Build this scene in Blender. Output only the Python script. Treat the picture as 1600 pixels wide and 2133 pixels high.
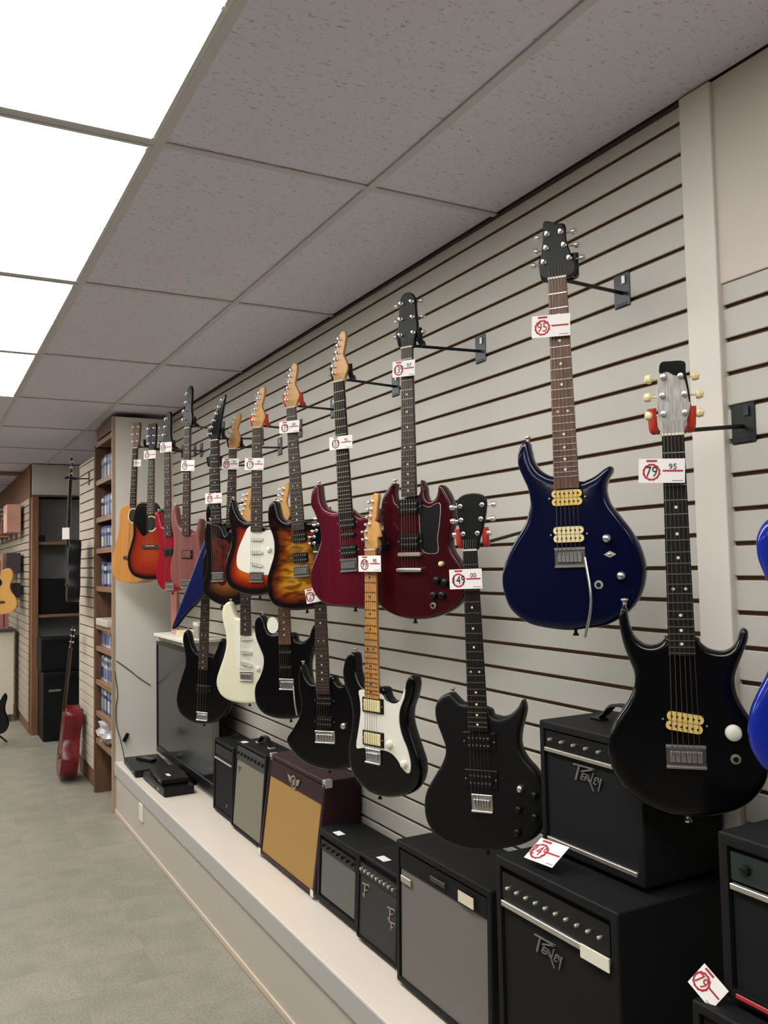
import bpy, bmesh, math, random
from mathutils import Vector, Matrix
from mathutils.geometry import delaunay_2d_cdt

for o in list(bpy.data.objects):
    bpy.data.objects.remove(o)
scene = bpy.context.scene
COL = scene.collection
PI = math.pi

# ------------------------------------------------------------------ camera
FPX = 1798.08                      # focal length in pixels of the 1600x2133 frame
yaw, pitch, roll = 0.4953, 0.05974, -0.01946
fwd = Vector((math.sin(yaw)*math.cos(pitch), math.cos(yaw)*math.cos(pitch), math.sin(pitch)))
rgt = Vector((math.cos(yaw), -math.sin(yaw), 0))
upv = rgt.cross(fwd)
r2 = math.cos(roll)*rgt + math.sin(roll)*upv
u2 = -math.sin(roll)*rgt + math.cos(roll)*upv
cam_data = bpy.data.cameras.new('camera')
cam = bpy.data.objects.new('camera', cam_data)
COL.objects.link(cam)
cam.matrix_world = Matrix(((r2.x, u2.x, -fwd.x, 0), (r2.y, u2.y, -fwd.y, 0), (r2.z, u2.z, -fwd.z, 1.65), (0, 0, 0, 1)))
cam_data.sensor_fit = 'VERTICAL'
cam_data.sensor_height = 36.0
cam_data.lens = FPX/2133*36.0
cam_data.clip_start = 0.05
cam_data.clip_end = 60
scene.camera = cam

# ------------------------------------------------------------------ world, exposure
world = bpy.data.worlds.new('world')
world.use_nodes = True
world.node_tree.nodes['Background'].inputs[0].default_value = (0.6, 0.65, 0.7, 1)
world.node_tree.nodes['Background'].inputs[1].default_value = 0.02
scene.world = world
LAMP_STRENGTH = 10.8
vs = scene.view_settings
vs.view_transform = 'Standard'
vs.look = 'None'
vs.exposure = 0.0
vs.gamma = 1.0
vs.use_curve_mapping = False

# ------------------------------------------------------------------ helpers
def lin(c):
    r = []
    for v in c[:3]:
        v = v/255.0
        r.append(v/12.92 if v <= 0.04045 else ((v+0.055)/1.055)**2.4)
    return (r[0], r[1], r[2], 1.0)

MATS = {}
def mat(name, rgb, rough=0.5, metal=0.0, coat=0.0, spec=0.5, noise=None, bump=None, emit=0.0, trans=0.0, rand=0.0):
    """rgb in sRGB 0-255. noise=(scale, second rgb, detail), bump=(scale, strength)"""
    if name in MATS:
        return MATS[name]
    m = bpy.data.materials.new(name)
    m.use_nodes = True
    nt = m.node_tree
    b = nt.nodes['Principled BSDF']
    b.inputs['Base Color'].default_value = lin(rgb)
    b.inputs['Roughness'].default_value = rough
    b.inputs['Metallic'].default_value = metal
    b.inputs['Coat Weight'].default_value = 0.0
    b.inputs['Coat Roughness'].default_value = 0.05
    b.inputs['Specular IOR Level'].default_value = spec
    b.inputs['Transmission Weight'].default_value = trans
    if emit:
        b.inputs['Emission Color'].default_value = lin(rgb)
        b.inputs['Emission Strength'].default_value = emit
    tc = None
    if noise or bump:
        tc = nt.nodes.new('ShaderNodeTexCoord')
    if noise:
        n = nt.nodes.new('ShaderNodeTexNoise')
        n.inputs['Scale'].default_value = noise[0]
        n.inputs['Detail'].default_value = noise[2] if len(noise) > 2 else 3
        mp = nt.nodes.new('ShaderNodeMapping')
        if len(noise) > 3:
            mp.inputs['Scale'].default_value = noise[3]
        nt.links.new(tc.outputs['Object'], mp.inputs['Vector'])
        nt.links.new(mp.outputs['Vector'], n.inputs['Vector'])
        rp = nt.nodes.new('ShaderNodeValToRGB')
        rp.color_ramp.elements[0].position = 0.35
        rp.color_ramp.elements[1].position = 0.65
        rp.color_ramp.elements[0].color = lin(rgb)
        rp.color_ramp.elements[1].color = lin(noise[1])
        nt.links.new(n.outputs['Fac'], rp.inputs['Fac'])
        nt.links.new(rp.outputs['Color'], b.inputs['Base Color'])
    if bump:
        n2 = nt.nodes.new('ShaderNodeTexNoise')
        n2.inputs['Scale'].default_value = bump[0]
        n2.inputs['Detail'].default_value = 3
        nt.links.new(tc.outputs['Object'], n2.inputs['Vector'])
        bp = nt.nodes.new('ShaderNodeBump')
        bp.inputs['Strength'].default_value = bump[1]
        bp.inputs['Distance'].default_value = 0.002
        nt.links.new(n2.outputs['Fac'], bp.inputs['Height'])
        nt.links.new(bp.outputs['Normal'], b.inputs['Normal'])
    MATS[name] = m
    return m

def new_mesh(name, bm, m=None, smooth=False):
    me = bpy.data.meshes.new(name)
    bmesh.ops.recalc_face_normals(bm, faces=bm.faces)
    bm.to_mesh(me)
    bm.free()
    if m:
        me.materials.append(m)
    if smooth:
        for p in me.polygons:
            p.use_smooth = True
    return me

def auto_smooth(me, angle=0.6):
    for p in me.polygons:
        p.use_smooth = True
    try:
        me.set_sharp_from_angle(angle=angle)
    except Exception:
        pass

def obj(name, data, m=None, parent=None, smooth=False, loc=None, rot=None):
    if isinstance(data, bmesh.types.BMesh):
        data = new_mesh(name, data, m, False)
        if smooth:
            auto_smooth(data)
    o = bpy.data.objects.new(name, data)
    COL.objects.link(o)
    if parent is not None:
        o.parent = parent
    if loc is not None:
        o.location = loc
    if rot is not None:
        o.rotation_euler = rot
    return o

def tag(o, label, cat, group=None):
    o['label'] = label
    o['category'] = cat
    if group:
        o['group'] = group
    return o

def thing(name, label, cat, matrix=None, loc=(0, 0, 0), rz=0.0, group=None):
    o = bpy.data.objects.new(name, None)
    o.empty_display_size = 0.05
    COL.objects.link(o)
    if matrix is not None:
        o.matrix_world = matrix
    else:
        o.location = loc
        o.rotation_euler = (0, 0, rz)
    return tag(o, label, cat, group)

def struct(name, data, m=None, parent=None, smooth=False):
    o = obj(name, data, m, parent, smooth)
    if parent is None:
        o['kind'] = 'structure'
    return o

def BM():
    return bmesh.new()

def box(bm, x0, x1, y0, y1, z0, z1, bev=0.0, seg=1):
    vs_ = [bm.verts.new((x, y, z)) for x in (x0, x1) for y in (y0, y1) for z in (z0, z1)]
    q = [(0, 1, 3, 2), (4, 6, 7, 5), (0, 4, 5, 1), (2, 3, 7, 6), (0, 2, 6, 4), (1, 5, 7, 3)]
    fs = [bm.faces.new([vs_[i] for i in f]) for f in q]
    if bev > 0:
        es = list({e for f in fs for e in f.edges})
        bmesh.ops.bevel(bm, geom=es, offset=bev, segments=seg, affect='EDGES', profile=0.5)
    return bm

def bxm(x0, x1, y0, y1, z0, z1, bev=0.0, seg=1):
    return box(BM(), x0, x1, y0, y1, z0, z1, bev, seg)

def lathe(bm, prof, axis='z', c=(0, 0, 0), n=16):
    """prof: list of (radius, height) ; closed at ends where radius 0"""
    rings = []
    for (r, h) in prof:
        ring = []
        if r < 1e-6:
            p = {'z': (c[0], c[1], c[2]+h), 'y': (c[0], c[1]+h, c[2]), 'x': (c[0]+h, c[1], c[2])}[axis]
            ring = [bm.verts.new(p)]
        else:
            for i in range(n):
                a = 2*PI*i/n
                s, t = r*math.cos(a), r*math.sin(a)
                p = {'z': (c[0]+s, c[1]+t, c[2]+h), 'y': (c[0]+s, c[1]+h, c[2]+t), 'x': (c[0]+h, c[1]+s, c[2]+t)}[axis]
                ring.append(bm.verts.new(p))
        rings.append(ring)
    for a, b in zip(rings, rings[1:]):
        for i in range(n):
            j = (i+1) % n
            if len(a) == 1 and len(b) == 1:
                continue
            if len(a) == 1:
                bm.faces.new((a[0], b[i], b[j]))
            elif len(b) == 1:
                bm.faces.new((a[i], a[j], b[0]))
            else:
                bm.faces.new((a[i], a[j], b[j], b[i]))
    for ring in (rings[0], rings[-1]):
        if len(ring) > 2:
            bm.faces.new(ring)
    return bm

def cyl(bm, r, h0, h1, axis='z', c=(0, 0, 0), n=16):
    return lathe(bm, [(r, h0), (r, h1)], axis, c, n)

def tube(bm, pts, r, n=8):
    pts = [Vector(p) for p in pts]
    rings = []
    prev = None
    for i, p in enumerate(pts):
        if i == 0:
            d = pts[1]-pts[0]
        elif i == len(pts)-1:
            d = pts[-1]-pts[-2]
        else:
            d = (pts[i+1]-p).normalized()+(p-pts[i-1]).normalized()
        d.normalize()
        if prev is None:
            a = Vector((0, 0, 1)) if abs(d.z) < 0.9 else Vector((1, 0, 0))
            s = d.cross(a).normalized()
        else:
            s = (prev-d*prev.dot(d)).normalized()
        prev = s
        t = d.cross(s)
        rr = r[i] if isinstance(r, (list, tuple)) else r
        rings.append([bm.verts.new(p+s*rr*math.cos(2*PI*k/n)+t*rr*math.sin(2*PI*k/n)) for k in range(n)])
    for a, b in zip(rings, rings[1:]):
        for k in range(n):
            j = (k+1) % n
            bm.faces.new((a[k], a[j], b[j], b[k]))
    bm.faces.new(rings[0])
    bm.faces.new(rings[-1])
    return bm

def spline(pts, sub=4, closed=True):
    n = len(pts)
    out = []
    rng = range(n) if closed else range(n-1)
    for i in rng:
        if closed:
            p0, p1, p2, p3 = pts[i-1], pts[i], pts[(i+1) % n], pts[(i+2) % n]
        else:
            p0, p1, p2, p3 = pts[max(i-1, 0)], pts[i], pts[i+1], pts[min(i+2, n-1)]
        for k in range(sub):
            t = k/sub
            out.append(tuple(0.5*((2*p1[j])+(-p0[j]+p2[j])*t+(2*p0[j]-5*p1[j]+4*p2[j]-p3[j])*t*t+(-p0[j]+3*p1[j]-3*p2[j]+p3[j])*t**3) for j in range(len(p1))))
    if not closed:
        out.append(tuple(pts[-1]))
    return out

def poly_area(p):
    return 0.5*sum(p[i-1][0]*p[i][1]-p[i][0]*p[i-1][1] for i in range(len(p)))

def prism(bm, pts, y0, y1):
    """outline (x,z) extruded along y"""
    if poly_area(pts) < 0:
        pts = pts[::-1]
    a = [bm.verts.new((x, y0, z)) for x, z in pts]
    b = [bm.verts.new((x, y1, z)) for x, z in pts]
    bm.faces.new(a)
    bm.faces.new(b[::-1])
    n = len(pts)
    for i in range(n):
        j = (i+1) % n
        bm.faces.new((a[i], a[j], b[j], b[i]))
    return bm

def seg_dist(p, poly):
    best = 9.0
    n = len(poly)
    px, pz = p
    for i in range(n):
        ax, az = poly[i-1]
        bx, bz = poly[i]
        dx, dz = bx-ax, bz-az
        L = dx*dx+dz*dz
        t = 0 if L == 0 else max(0, min(1, ((px-ax)*dx+(pz-az)*dz)/L))
        d = (px-ax-t*dx)**2+(pz-az-t*dz)**2
        if d < best:
            best = d
    return math.sqrt(best)

def inside(p, poly):
    c = False
    n = len(poly)
    for i in range(n):
        (ax, az), (bx, bz) = poly[i-1], poly[i]
        if (az > p[1]) != (bz > p[1]) and p[0] < (bx-ax)*(p[1]-az)/(bz-az)+ax:
            c = not c
    return c

def slab(name, outline, T, rad, m, dome=0.0, grid=0.03):
    """rounded solid body from an outline in x,z ; front at y=-T/2. Stores distance to the rim as attribute."""
    poly = outline if poly_area(outline) > 0 else outline[::-1]
    pts = [(x, z) for x, z in poly]
    ds = [0.0]*len(pts)
    n = len(poly)
    for d in (rad*0.25, rad*0.6, rad, rad*1.8):
        for i in range(0, n):
            (ax, az), (bx, bz) = poly[i-1], poly[(i+1) % n]
            tx, tz = bx-ax, bz-az
            L = math.hypot(tx, tz)
            if L < 1e-9:
                continue
            q = (poly[i][0]-tz/L*d, poly[i][1]+tx/L*d)
            dd = seg_dist(q, poly)
            if dd > d*0.93 and inside(q, poly):
                pts.append(q)
                ds.append(dd)
    xs = [p[0] for p in poly]
    zs = [p[1] for p in poly]
    x = min(xs)
    row = 0
    while x < max(xs):
        z = min(zs)+(grid/2 if row % 2 else 0)
        while z < max(zs):
            if inside((x, z), poly):
                dd = seg_dist((x, z), poly)
                if dd > rad*2.2:
                    pts.append((x, z))
                    ds.append(dd)
            z += grid
        x += grid
        row += 1
    res = delaunay_2d_cdt([Vector(p) for p in pts], [], [list(range(n))], 1, 1e-6)
    vo, faces, orig = res[0], res[2], res[3]
    mx = max(ds)
    V = []
    D = []
    def prof(d):
        y = rad-math.sqrt(max(0, rad*rad-(rad-d)**2)) if d < rad else 0.0
        return y
    for v, og in zip(vo, orig):
        d = ds[og[0]] if og else seg_dist((v[0], v[1]), poly)
        D.append(d)
        V.append((v[0], -T/2+prof(d)-dome*math.sin(min(1, d/mx)*PI/2), v[1]))
    nv = len(V)
    for v, d in zip(vo, D):
        V.append((v[0], T/2-prof(d), v[1]))
    F = [tuple(f) for f in faces]
    F += [tuple(i+nv for i in f[::-1]) for f in faces]
    # side strip along the outline
    idx = {}
    for i, og in enumerate(orig):
        for k in og:
            idx[k] = i
    ring = [idx[i] for i in range(n)]
    for i in range(n):
        a, b = ring[i-1], ring[i]
        if a != b:
            F.append((a, b, b+nv, a+nv))
    me = bpy.data.meshes.new(name)
    me.from_pydata(V, [], F)
    me.validate()
    bm = bmesh.new()
    bm.from_mesh(me)
    bmesh.ops.recalc_face_normals(bm, faces=bm.faces)
    bm.to_mesh(me)
    bm.free()
    at = me.attributes.new('rim', 'FLOAT', 'POINT')
    vals = (D+D)
    if len(at.data) == len(vals):
        at.data.foreach_set('value', vals)
    me.materials.append(m)
    auto_smooth(me, 0.9)
    return me

def text_mesh(s, size, m, extrude=0.0003, align='CENTER', shear=0.0):
    cu = bpy.data.curves.new('txt', 'FONT')
    cu.body = s
    cu.size = size
    cu.extrude = extrude
    cu.align_x = align
    cu.align_y = 'CENTER'
    cu.shear = shear
    cu.resolution_u = 2
    o = bpy.data.objects.new('txt', cu)
    COL.objects.link(o)
    dg = bpy.context.evaluated_depsgraph_get()
    me = bpy.data.meshes.new_from_object(o.evaluated_get(dg))
    bpy.data.objects.remove(o)
    me.materials.clear()
    me.materials.append(m)
    return me

def strokes(bm, lines, y=-0.0006, th=0.0006):
    """lines: list of (x0,z0,w0,x1,z1,w1) tapered strokes standing in the x,z plane"""
    for (x0, z0, w0, x1, z1, w1) in lines:
        d = Vector((x1-x0, z1-z0)).normalized()
        nx, nz = -d.y, d.x
        pts = [(x0+nx*w0/2, z0+nz*w0/2), (x0-nx*w0/2, z0-nz*w0/2), (x1-nx*w1/2, z1-nz*w1/2), (x1+nx*w1/2, z1+nz*w1/2)]
        prism(bm, pts, y, y+th)
    return bm

def attr_burst(name, stops, rough=0.12, quilt=False):
    """finish whose colour follows the distance from the body's rim (a sunburst lacquer)"""
    m = bpy.data.materials.new(name)
    m.use_nodes = True
    nt = m.node_tree
    b = nt.nodes['Principled BSDF']
    b.inputs['Roughness'].default_value = rough
    b.inputs['Coat Weight'].default_value = 0.0
    b.inputs['Coat Roughness'].default_value = 0.05
    at = nt.nodes.new('ShaderNodeAttribute')
    at.attribute_name = 'rim'
    mr = nt.nodes.new('ShaderNodeMath')
    mr.operation = 'MULTIPLY'
    mr.inputs[1].default_value = 1/0.14
    nt.links.new(at.outputs['Fac'], mr.inputs[0])
    rp = nt.nodes.new('ShaderNodeValToRGB')
    els = rp.color_ramp.elements
    els[0].position, els[0].color = stops[0][0], lin(stops[0][1])
    els[1].position, els[1].color = stops[-1][0], lin(stops[-1][1])
    for pos, c in stops[1:-1]:
        e = els.new(pos)
        e.color = lin(c)
    nt.links.new(mr.outputs[0], rp.inputs['Fac'])
    out = rp.outputs['Color']
    if quilt:
        tc = nt.nodes.new('ShaderNodeTexCoord')
        mp = nt.nodes.new('ShaderNodeMapping')
        mp.inputs['Scale'].default_value = (14, 1, 42)
        n = nt.nodes.new('ShaderNodeTexNoise')
        n.inputs['Scale'].default_value = 1.0
        n.inputs['Detail'].default_value = 1.5
        n.inputs['Distortion'].default_value = 0.6
        nt.links.new(tc.outputs['Object'], mp.inputs['Vector'])
        nt.links.new(mp.outputs['Vector'], n.inputs['Vector'])
        r3 = nt.nodes.new('ShaderNodeValToRGB')
        r3.color_ramp.elements[0].position = 0.4
        r3.color_ramp.elements[1].position = 0.6
        r3.color_ramp.elements[0].color = (0.32, 0.25, 0.2, 1)
        r3.color_ramp.elements[1].color = (1, 1, 1, 1)
        nt.links.new(n.outputs['Fac'], r3.inputs['Fac'])
        mx = nt.nodes.new('ShaderNodeMix')
        mx.data_type = 'RGBA'
        mx.blend_type = 'MULTIPLY'
        mx.inputs['Factor'].default_value = 1.0
        nt.links.new(out, mx.inputs['A'])
        nt.links.new(r3.outputs['Color'], mx.inputs['B'])
        out = mx.outputs['Result']
    nt.links.new(out, b.inputs['Base Color'])
    MATS[name] = m
    return m

# ------------------------------------------------------------------ materials
M_slat = mat('slat_laminate', (195, 191, 181), 0.45, spec=0.35, bump=(60, 0.03))
M_groove = mat('slat_groove_board', (124, 88, 62), 0.8)
M_post = mat('white_post_paint', (222, 214, 204), 0.4, spec=0.35)
M_plain = mat('plain_wall_panel', (212, 202, 190), 0.5, spec=0.3)
M_wallpaint = mat('wall_paint', (196, 186, 172), 0.7)
M_darkwall = mat('darkened_unseen_wall', (92, 84, 78), 0.8)  # unseen walls, colour darkened to dim their reflections in black lacquer
M_grid = mat('ceiling_grid_metal', (206, 202, 206), 0.45)
M_plat = mat('platform_laminate', (224, 212, 198), 0.35, spec=0.4)
M_platfront = mat('platform_front_paint', (196, 186, 172), 0.5)
M_lip = mat('platform_edge_strip', (186, 182, 178), 0.4)
M_brownwood = mat('brown_stained_wood', (112, 78, 54), 0.5, noise=(6, (88, 60, 42), 3, (8, 8, 0.6)))
M_oak = mat('oak_shelf_wood', (150, 112, 82), 0.5, noise=(5, (128, 94, 66), 3, (1, 6, 6)))
M_endpanel = mat('shelf_end_panel_paint', (222, 217, 208), 0.55)
M_black = mat('black_gloss_lacquer', (6, 6, 9), 0.16, spec=0.4)
M_blackmat = mat('black_satin_lacquer', (9, 9, 10), 0.45, spec=0.3)
M_blackplastic = mat('black_plastic', (12, 12, 14), 0.38, spec=0.35)
M_blackmetal = mat('black_painted_steel', (17, 17, 19), 0.4, metal=0.2)
M_chrome = mat('chrome', (228, 228, 228), 0.28, metal=1.0)
M_nickel = mat('brushed_nickel', (200, 194, 182), 0.48, metal=1.0)
M_darknickel = mat('dark_nickel', (120, 116, 110), 0.45, metal=1.0)
M_steel = mat('fret_wire', (190, 186, 172), 0.28, metal=1.0)
M_string = mat('string_wire', (128, 122, 106), 0.4, metal=1.0)
M_rosewood = mat('rosewood', (60, 40, 33), 0.5, noise=(20, (42, 28, 23), 3, (6, 6, 0.5)))
M_rosered = mat('reddish_rosewood', (110, 72, 56), 0.5, noise=(20, (84, 52, 40), 3, (6, 6, 0.5)))
M_ebony = mat('ebony_board', (26, 21, 19), 0.6, spec=0.2, noise=(20, (17, 14, 13), 3, (6, 6, 0.5)))
M_maple = mat('maple_lacquer', (206, 150, 88), 0.25, coat=0.5, noise=(9, (190, 132, 72), 3, (4, 4, 0.5)))
M_maplehead = mat('maple_headstock', (212, 160, 100), 0.3, coat=0.4, noise=(9, (198, 144, 84), 3, (4, 4, 0.5)))
M_mapleback = mat('maple_neck_back', (178, 126, 76), 0.35, coat=0.3)
M_mahog = mat('mahogany_neck_back', (74, 40, 30), 0.35, coat=0.3)
M_cream = mat('cream_plastic', (236, 220, 168), 0.4)
M_yellow = mat('aged_yellow_plastic', (228, 194, 112), 0.4)
M_white = mat('white_plastic', (232, 228, 214), 0.35)
M_pearl = mat('pearl_inlay', (226, 222, 208), 0.25)
M_red = mat('red_foam_sleeve', (196, 52, 40), 0.55)
M_card = mat('price_card_paper', (240, 234, 230), 0.7)
M_inkred = mat('red_print', (168, 48, 56), 0.7)
M_ink = mat('black_marker_ink', (36, 28, 32), 0.7)
M_tolex = mat('black_tolex', (13, 13, 15), 0.65, spec=0.25, bump=(420, 0.35))
M_tolexb = mat('burgundy_tolex', (50, 23, 30), 0.55, spec=0.3, bump=(420, 0.3))
M_silver = mat('silver_trim', (200, 196, 186), 0.3, metal=0.8)

M_navy = mat('navy_gloss_lacquer', (5, 10, 40), 0.12, spec=0.4)
M_cherry = mat('cherry_gloss_lacquer', (64, 9, 18), 0.12, coat=0.9, noise=(3, (52, 7, 14), 3, (6, 1, 0.6)))
M_burg = mat('burgundy_gloss_lacquer', (90, 14, 32), 0.14, coat=0.8, noise=(3, (72, 10, 26), 3, (6, 1, 0.6)))
M_olympic = mat('vintage_white_lacquer', (232, 226, 198), 0.16, coat=0.7)
M_blue = mat('bright_blue_lacquer', (20, 38, 140), 0.12, coat=0.9)
M_vblue = mat('deep_blue_lacquer', (6, 18, 72), 0.3, coat=0.3)
M_redbass = mat('crimson_lacquer', (140, 16, 34), 0.2, coat=0.6)
M_brownbass = mat('walnut_brown_satin', (134, 78, 70), 0.45, noise=(4, (112, 62, 56), 3, (8, 1, 0.5)))
M_natural = mat('natural_spruce', (196, 138, 72), 0.25, coat=0.5, noise=(6, (184, 124, 60), 3, (14, 1, 0.3)))
B_quilt = attr_burst('quilted_sunburst', [(0.0, (10, 8, 12)), (0.17, (24, 10, 12)), (0.38, (120, 52, 18)), (0.62, (176, 118, 32)), (1.0, (196, 156, 52))], quilt=True)
B_three = attr_burst('three_tone_sunburst', [(0.0, (8, 8, 12)), (0.2, (22, 10, 12)), (0.42, (150, 40, 16)), (0.66, (196, 92, 28)), (1.0, (210, 128, 48))])
B_two = attr_burst('tobacco_sunburst', [(0.0, (9, 8, 11)), (0.28, (20, 13, 12)), (0.5, (88, 50, 24)), (0.75, (140, 84, 34)), (1.0, (152, 94, 38))])
B_acou = attr_burst('cherry_sunburst_top', [(0.0, (8, 8, 12)), (0.14, (30, 10, 14)), (0.3, (126, 32, 18)), (0.8, (146, 48, 22)), (1.0, (156, 56, 26))])
M_tortoise = mat('tortoise_plastic', (96, 28, 22), 0.25, noise=(40, (40, 14, 12), 2))
# ------------------------------------------------------------------ the room
CEIL = 2.74
XW = 1.596
YE = 6.13          # where the slat wall ends against the shelf unit
X0, YB, YF = -4.6, -3.4, 15.0

# floor: base plus loose-laid vinyl tiles in the visible aisle
def floor_material():
    m = bpy.data.materials.new('mottled_vinyl_tile')
    m.use_nodes = True
    nt = m.node_tree
    b = nt.nodes['Principled BSDF']
    b.inputs['Roughness'].default_value = 0.42
    b.inputs['Specular IOR Level'].default_value = 0.35
    tc = nt.nodes.new('ShaderNodeTexCoord')
    oi = nt.nodes.new('ShaderNodeObjectInfo')
    ad = nt.nodes.new('ShaderNodeVectorMath')
    ad.operation = 'ADD'
    cb = nt.nodes.new('ShaderNodeMath')
    cb.operation = 'MULTIPLY'
    cb.inputs[1].default_value = 40.0
    nt.links.new(oi.outputs['Random'], cb.inputs[0])
    nt.links.new(tc.outputs['Object'], ad.inputs[0])
    nt.links.new(cb.outputs[0], ad.inputs[1])
    big = nt.nodes.new('ShaderNodeTexNoise')
    big.inputs['Scale'].default_value = 6
    big.inputs['Detail'].default_value = 4
    nt.links.new(ad.outputs[0], big.inputs['Vector'])
    mx0 = nt.nodes.new('ShaderNodeMath')
    mx0.operation = 'MULTIPLY_ADD'
    mx0.inputs[1].default_value = 0.14
    mx0.inputs[2].default_value = -0.07
    nt.links.new(oi.outputs['Random'], mx0.inputs[0])
    sm = nt.nodes.new('ShaderNodeMath')
    sm.operation = 'ADD'
    nt.links.new(big.outputs['Fac'], sm.inputs[0])
    nt.links.new(mx0.outputs[0], sm.inputs[1])
    rp = nt.nodes.new('ShaderNodeValToRGB')
    e = rp.color_ramp.elements
    e[0].position, e[0].color = 0.30, lin((136, 136, 122))
    e[1].position, e[1].color = 0.70, lin((158, 150, 136))
    nt.links.new(sm.outputs[0], rp.inputs['Fac'])
    fine = nt.nodes.new('ShaderNodeTexNoise')
    fine.inputs['Scale'].default_value = 90
    fine.inputs['Detail'].default_value = 3
    nt.links.new(tc.outputs['Object'], fine.inputs['Vector'])
    r2_ = nt.nodes.new('ShaderNodeValToRGB')
    r2_.color_ramp.elements[0].position = 0.36
    r2_.color_ramp.elements[1].position = 0.6
    r2_.color_ramp.elements[0].color = (0.78, 0.78, 0.76, 1)
    r2_.color_ramp.elements[1].color = (1, 1, 1, 1)
    nt.links.new(fine.outputs['Fac'], r2_.inputs['Fac'])
    mx = nt.nodes.new('ShaderNodeMix')
    mx.data_type = 'RGBA'
    mx.blend_type = 'MULTIPLY'
    mx.inputs['Factor'].default_value = 1
    nt.links.new(rp.outputs['Color'], mx.inputs['A'])
    nt.links.new(r2_.outputs['Color'], mx.inputs['B'])
    nt.links.new(mx.outputs['Result'], b.inputs['Base Color'])
    return m
M_floor = floor_material()
floor = struct('floor', bxm(X0, 3.0, YB, YF, -0.06, -0.002), M_floor)
TS = 0.3048
tile_me = new_mesh('floor_tile', bxm(-TS/2+0.0001, TS/2-0.0001, -TS/2+0.0001, TS/2-0.0001, -0.002, 0.0, 0.0002), M_floor)
for i in range(-4, 5):
    for j in range(9, 33):
        x, y = 1.20-TS/2-(i+1)*TS+TS, 0.1+j*TS
        x = 1.19-TS/2-(i+0)*TS
        if i < 0:
            continue
        obj('floor_tile', tile_me, None, floor, loc=(x, y, 0))

# ceiling with lay-in tiles, tee grid and troffers
def tile_material():
    m = bpy.data.materials.new('fissured_ceiling_tile')
    m.use_nodes = True
    nt = m.node_tree
    b = nt.nodes['Principled BSDF']
    b.inputs['Roughness'].default_value = 0.9
    b.inputs['Specular IOR Level'].default_value = 0.1
    tc = nt.nodes.new('ShaderNodeTexCoord')
    oi = nt.nodes.new('ShaderNodeObjectInfo')
    ad = nt.nodes.new('ShaderNodeVectorMath')
    ad.operation = 'ADD'
    sc = nt.nodes.new('ShaderNodeMath')
    sc.operation = 'MULTIPLY'
    sc.inputs[1].default_value = 30
    nt.links.new(oi.outputs['Random'], sc.inputs[0])
    nt.links.new(tc.outputs['Object'], ad.inputs[0])
    nt.links.new(sc.outputs[0], ad.inputs[1])
    mp = nt.nodes.new('ShaderNodeMapping')
    mp.inputs['Scale'].default_value = (55, 130, 1)
    nt.links.new(ad.outputs[0], mp.inputs['Vector'])
    n = nt.nodes.new('ShaderNodeTexNoise')
    n.inputs['Scale'].default_value = 1
    n.inputs['Detail'].default_value = 2.5
    n.inputs['Distortion'].default_value = 0.8
    nt.links.new(mp.outputs['Vector'], n.inputs['Vector'])
    rp = nt.nodes.new('ShaderNodeValToRGB')
    e = rp.color_ramp.elements
    e[0].position, e[0].color = 0.28, lin((180, 176, 188))
    e[1].position, e[1].color = 0.40, lin((226, 222, 236))
    nt.links.new(n.outputs['Fac'], rp.inputs['Fac'])
    nt.links.new(rp.outputs['Color'], b.inputs['Base Color'])
    bp = nt.nodes.new('ShaderNodeBump')
    bp.inputs['Strength'].default_value = 0.4
    bp.inputs['Distance'].default_value = 0.003
    nt.links.new(rp.outputs['Color'], bp.inputs['Height'])
    nt.links.new(bp.outputs['Normal'], b.inputs['Normal'])
    return m
M_tile = tile_material()
GX, GY = 0.5363, 2.1718      # grid lines: X = GX + k*0.6096, Y = GY + k*1.2192
DX, DY = 0.6096, 1.2192
ceiling = struct('ceiling', bxm(X0, 3.0, YB, YF, CEIL+0.10, CEIL+0.16), mat('ceiling_deck', (120, 116, 112), 0.9))
tile_meshes = {}
def tile_at(x0, x1, y0, y1):
    k = (round(x1-x0, 3), round(y1-y0, 3))
    if k not in tile_meshes:
        a, b_ = k[0]/2-0.004, k[1]/2-0.004
        tile_meshes[k] = new_mesh('ceiling_tile', bxm(-a, a, -b_, b_, 0.0, 0.016, 0.002), M_tile)
    obj('ceiling_tile', tile_meshes[k], None, ceiling, loc=((x0+x1)/2, (y0+y1)/2, CEIL+0.006))
LIGHT_ROWS = {(-1, j) for j in range(-3, 3)} | {(-7, j) for j in range(-3, 8, 2)} | {(-3, j) for j in (6, 8, 9)} | {(-2, j) for j in (3, 4, 5, 6)}  # last two sets: unseen panels added to brighten the far aisle and alcove
fixtures = []
tiles_n = 0
for kx in range(-9, 3):
    for ky in range(-5, 11):
        x0_, x1_ = GX+kx*DX, GX+(kx+1)*DX
        y0_, y1_ = GY+ky*DY, GY+(ky+1)*DY
        x1_ = min(x1_, XW) if kx < 2 else x1_
        if kx >= 2 and y0_ < 6.5:
            continue
        if x1_-x0_ < 0.05 or y1_ > YF+0.6:
            continue
        if (kx, ky) in LIGHT_ROWS:
            fixtures.append((x0_, x1_, y0_, y1_))
        else:
            tile_at(x0_, x1_, y0_, y1_)
for kx in range(-9, 4):
    x = GX+kx*DX
    y1_ = YF
    y0_ = YB if kx < 2 else 6.5
    obj('grid_main_bar', bxm(x-0.012, x+0.012, y0_, y1_, CEIL-0.001, CEIL+0.004), M_grid, ceiling)
for ky in range(-5, 12):
    y = GY+ky*DY
    x1_ = XW if y < 6.5 else 3.0
    obj('grid_cross_bar', bxm(X0, x1_, y-0.012, y+0.012, CEIL, CEIL+0.004), M_grid, ceiling)

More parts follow.
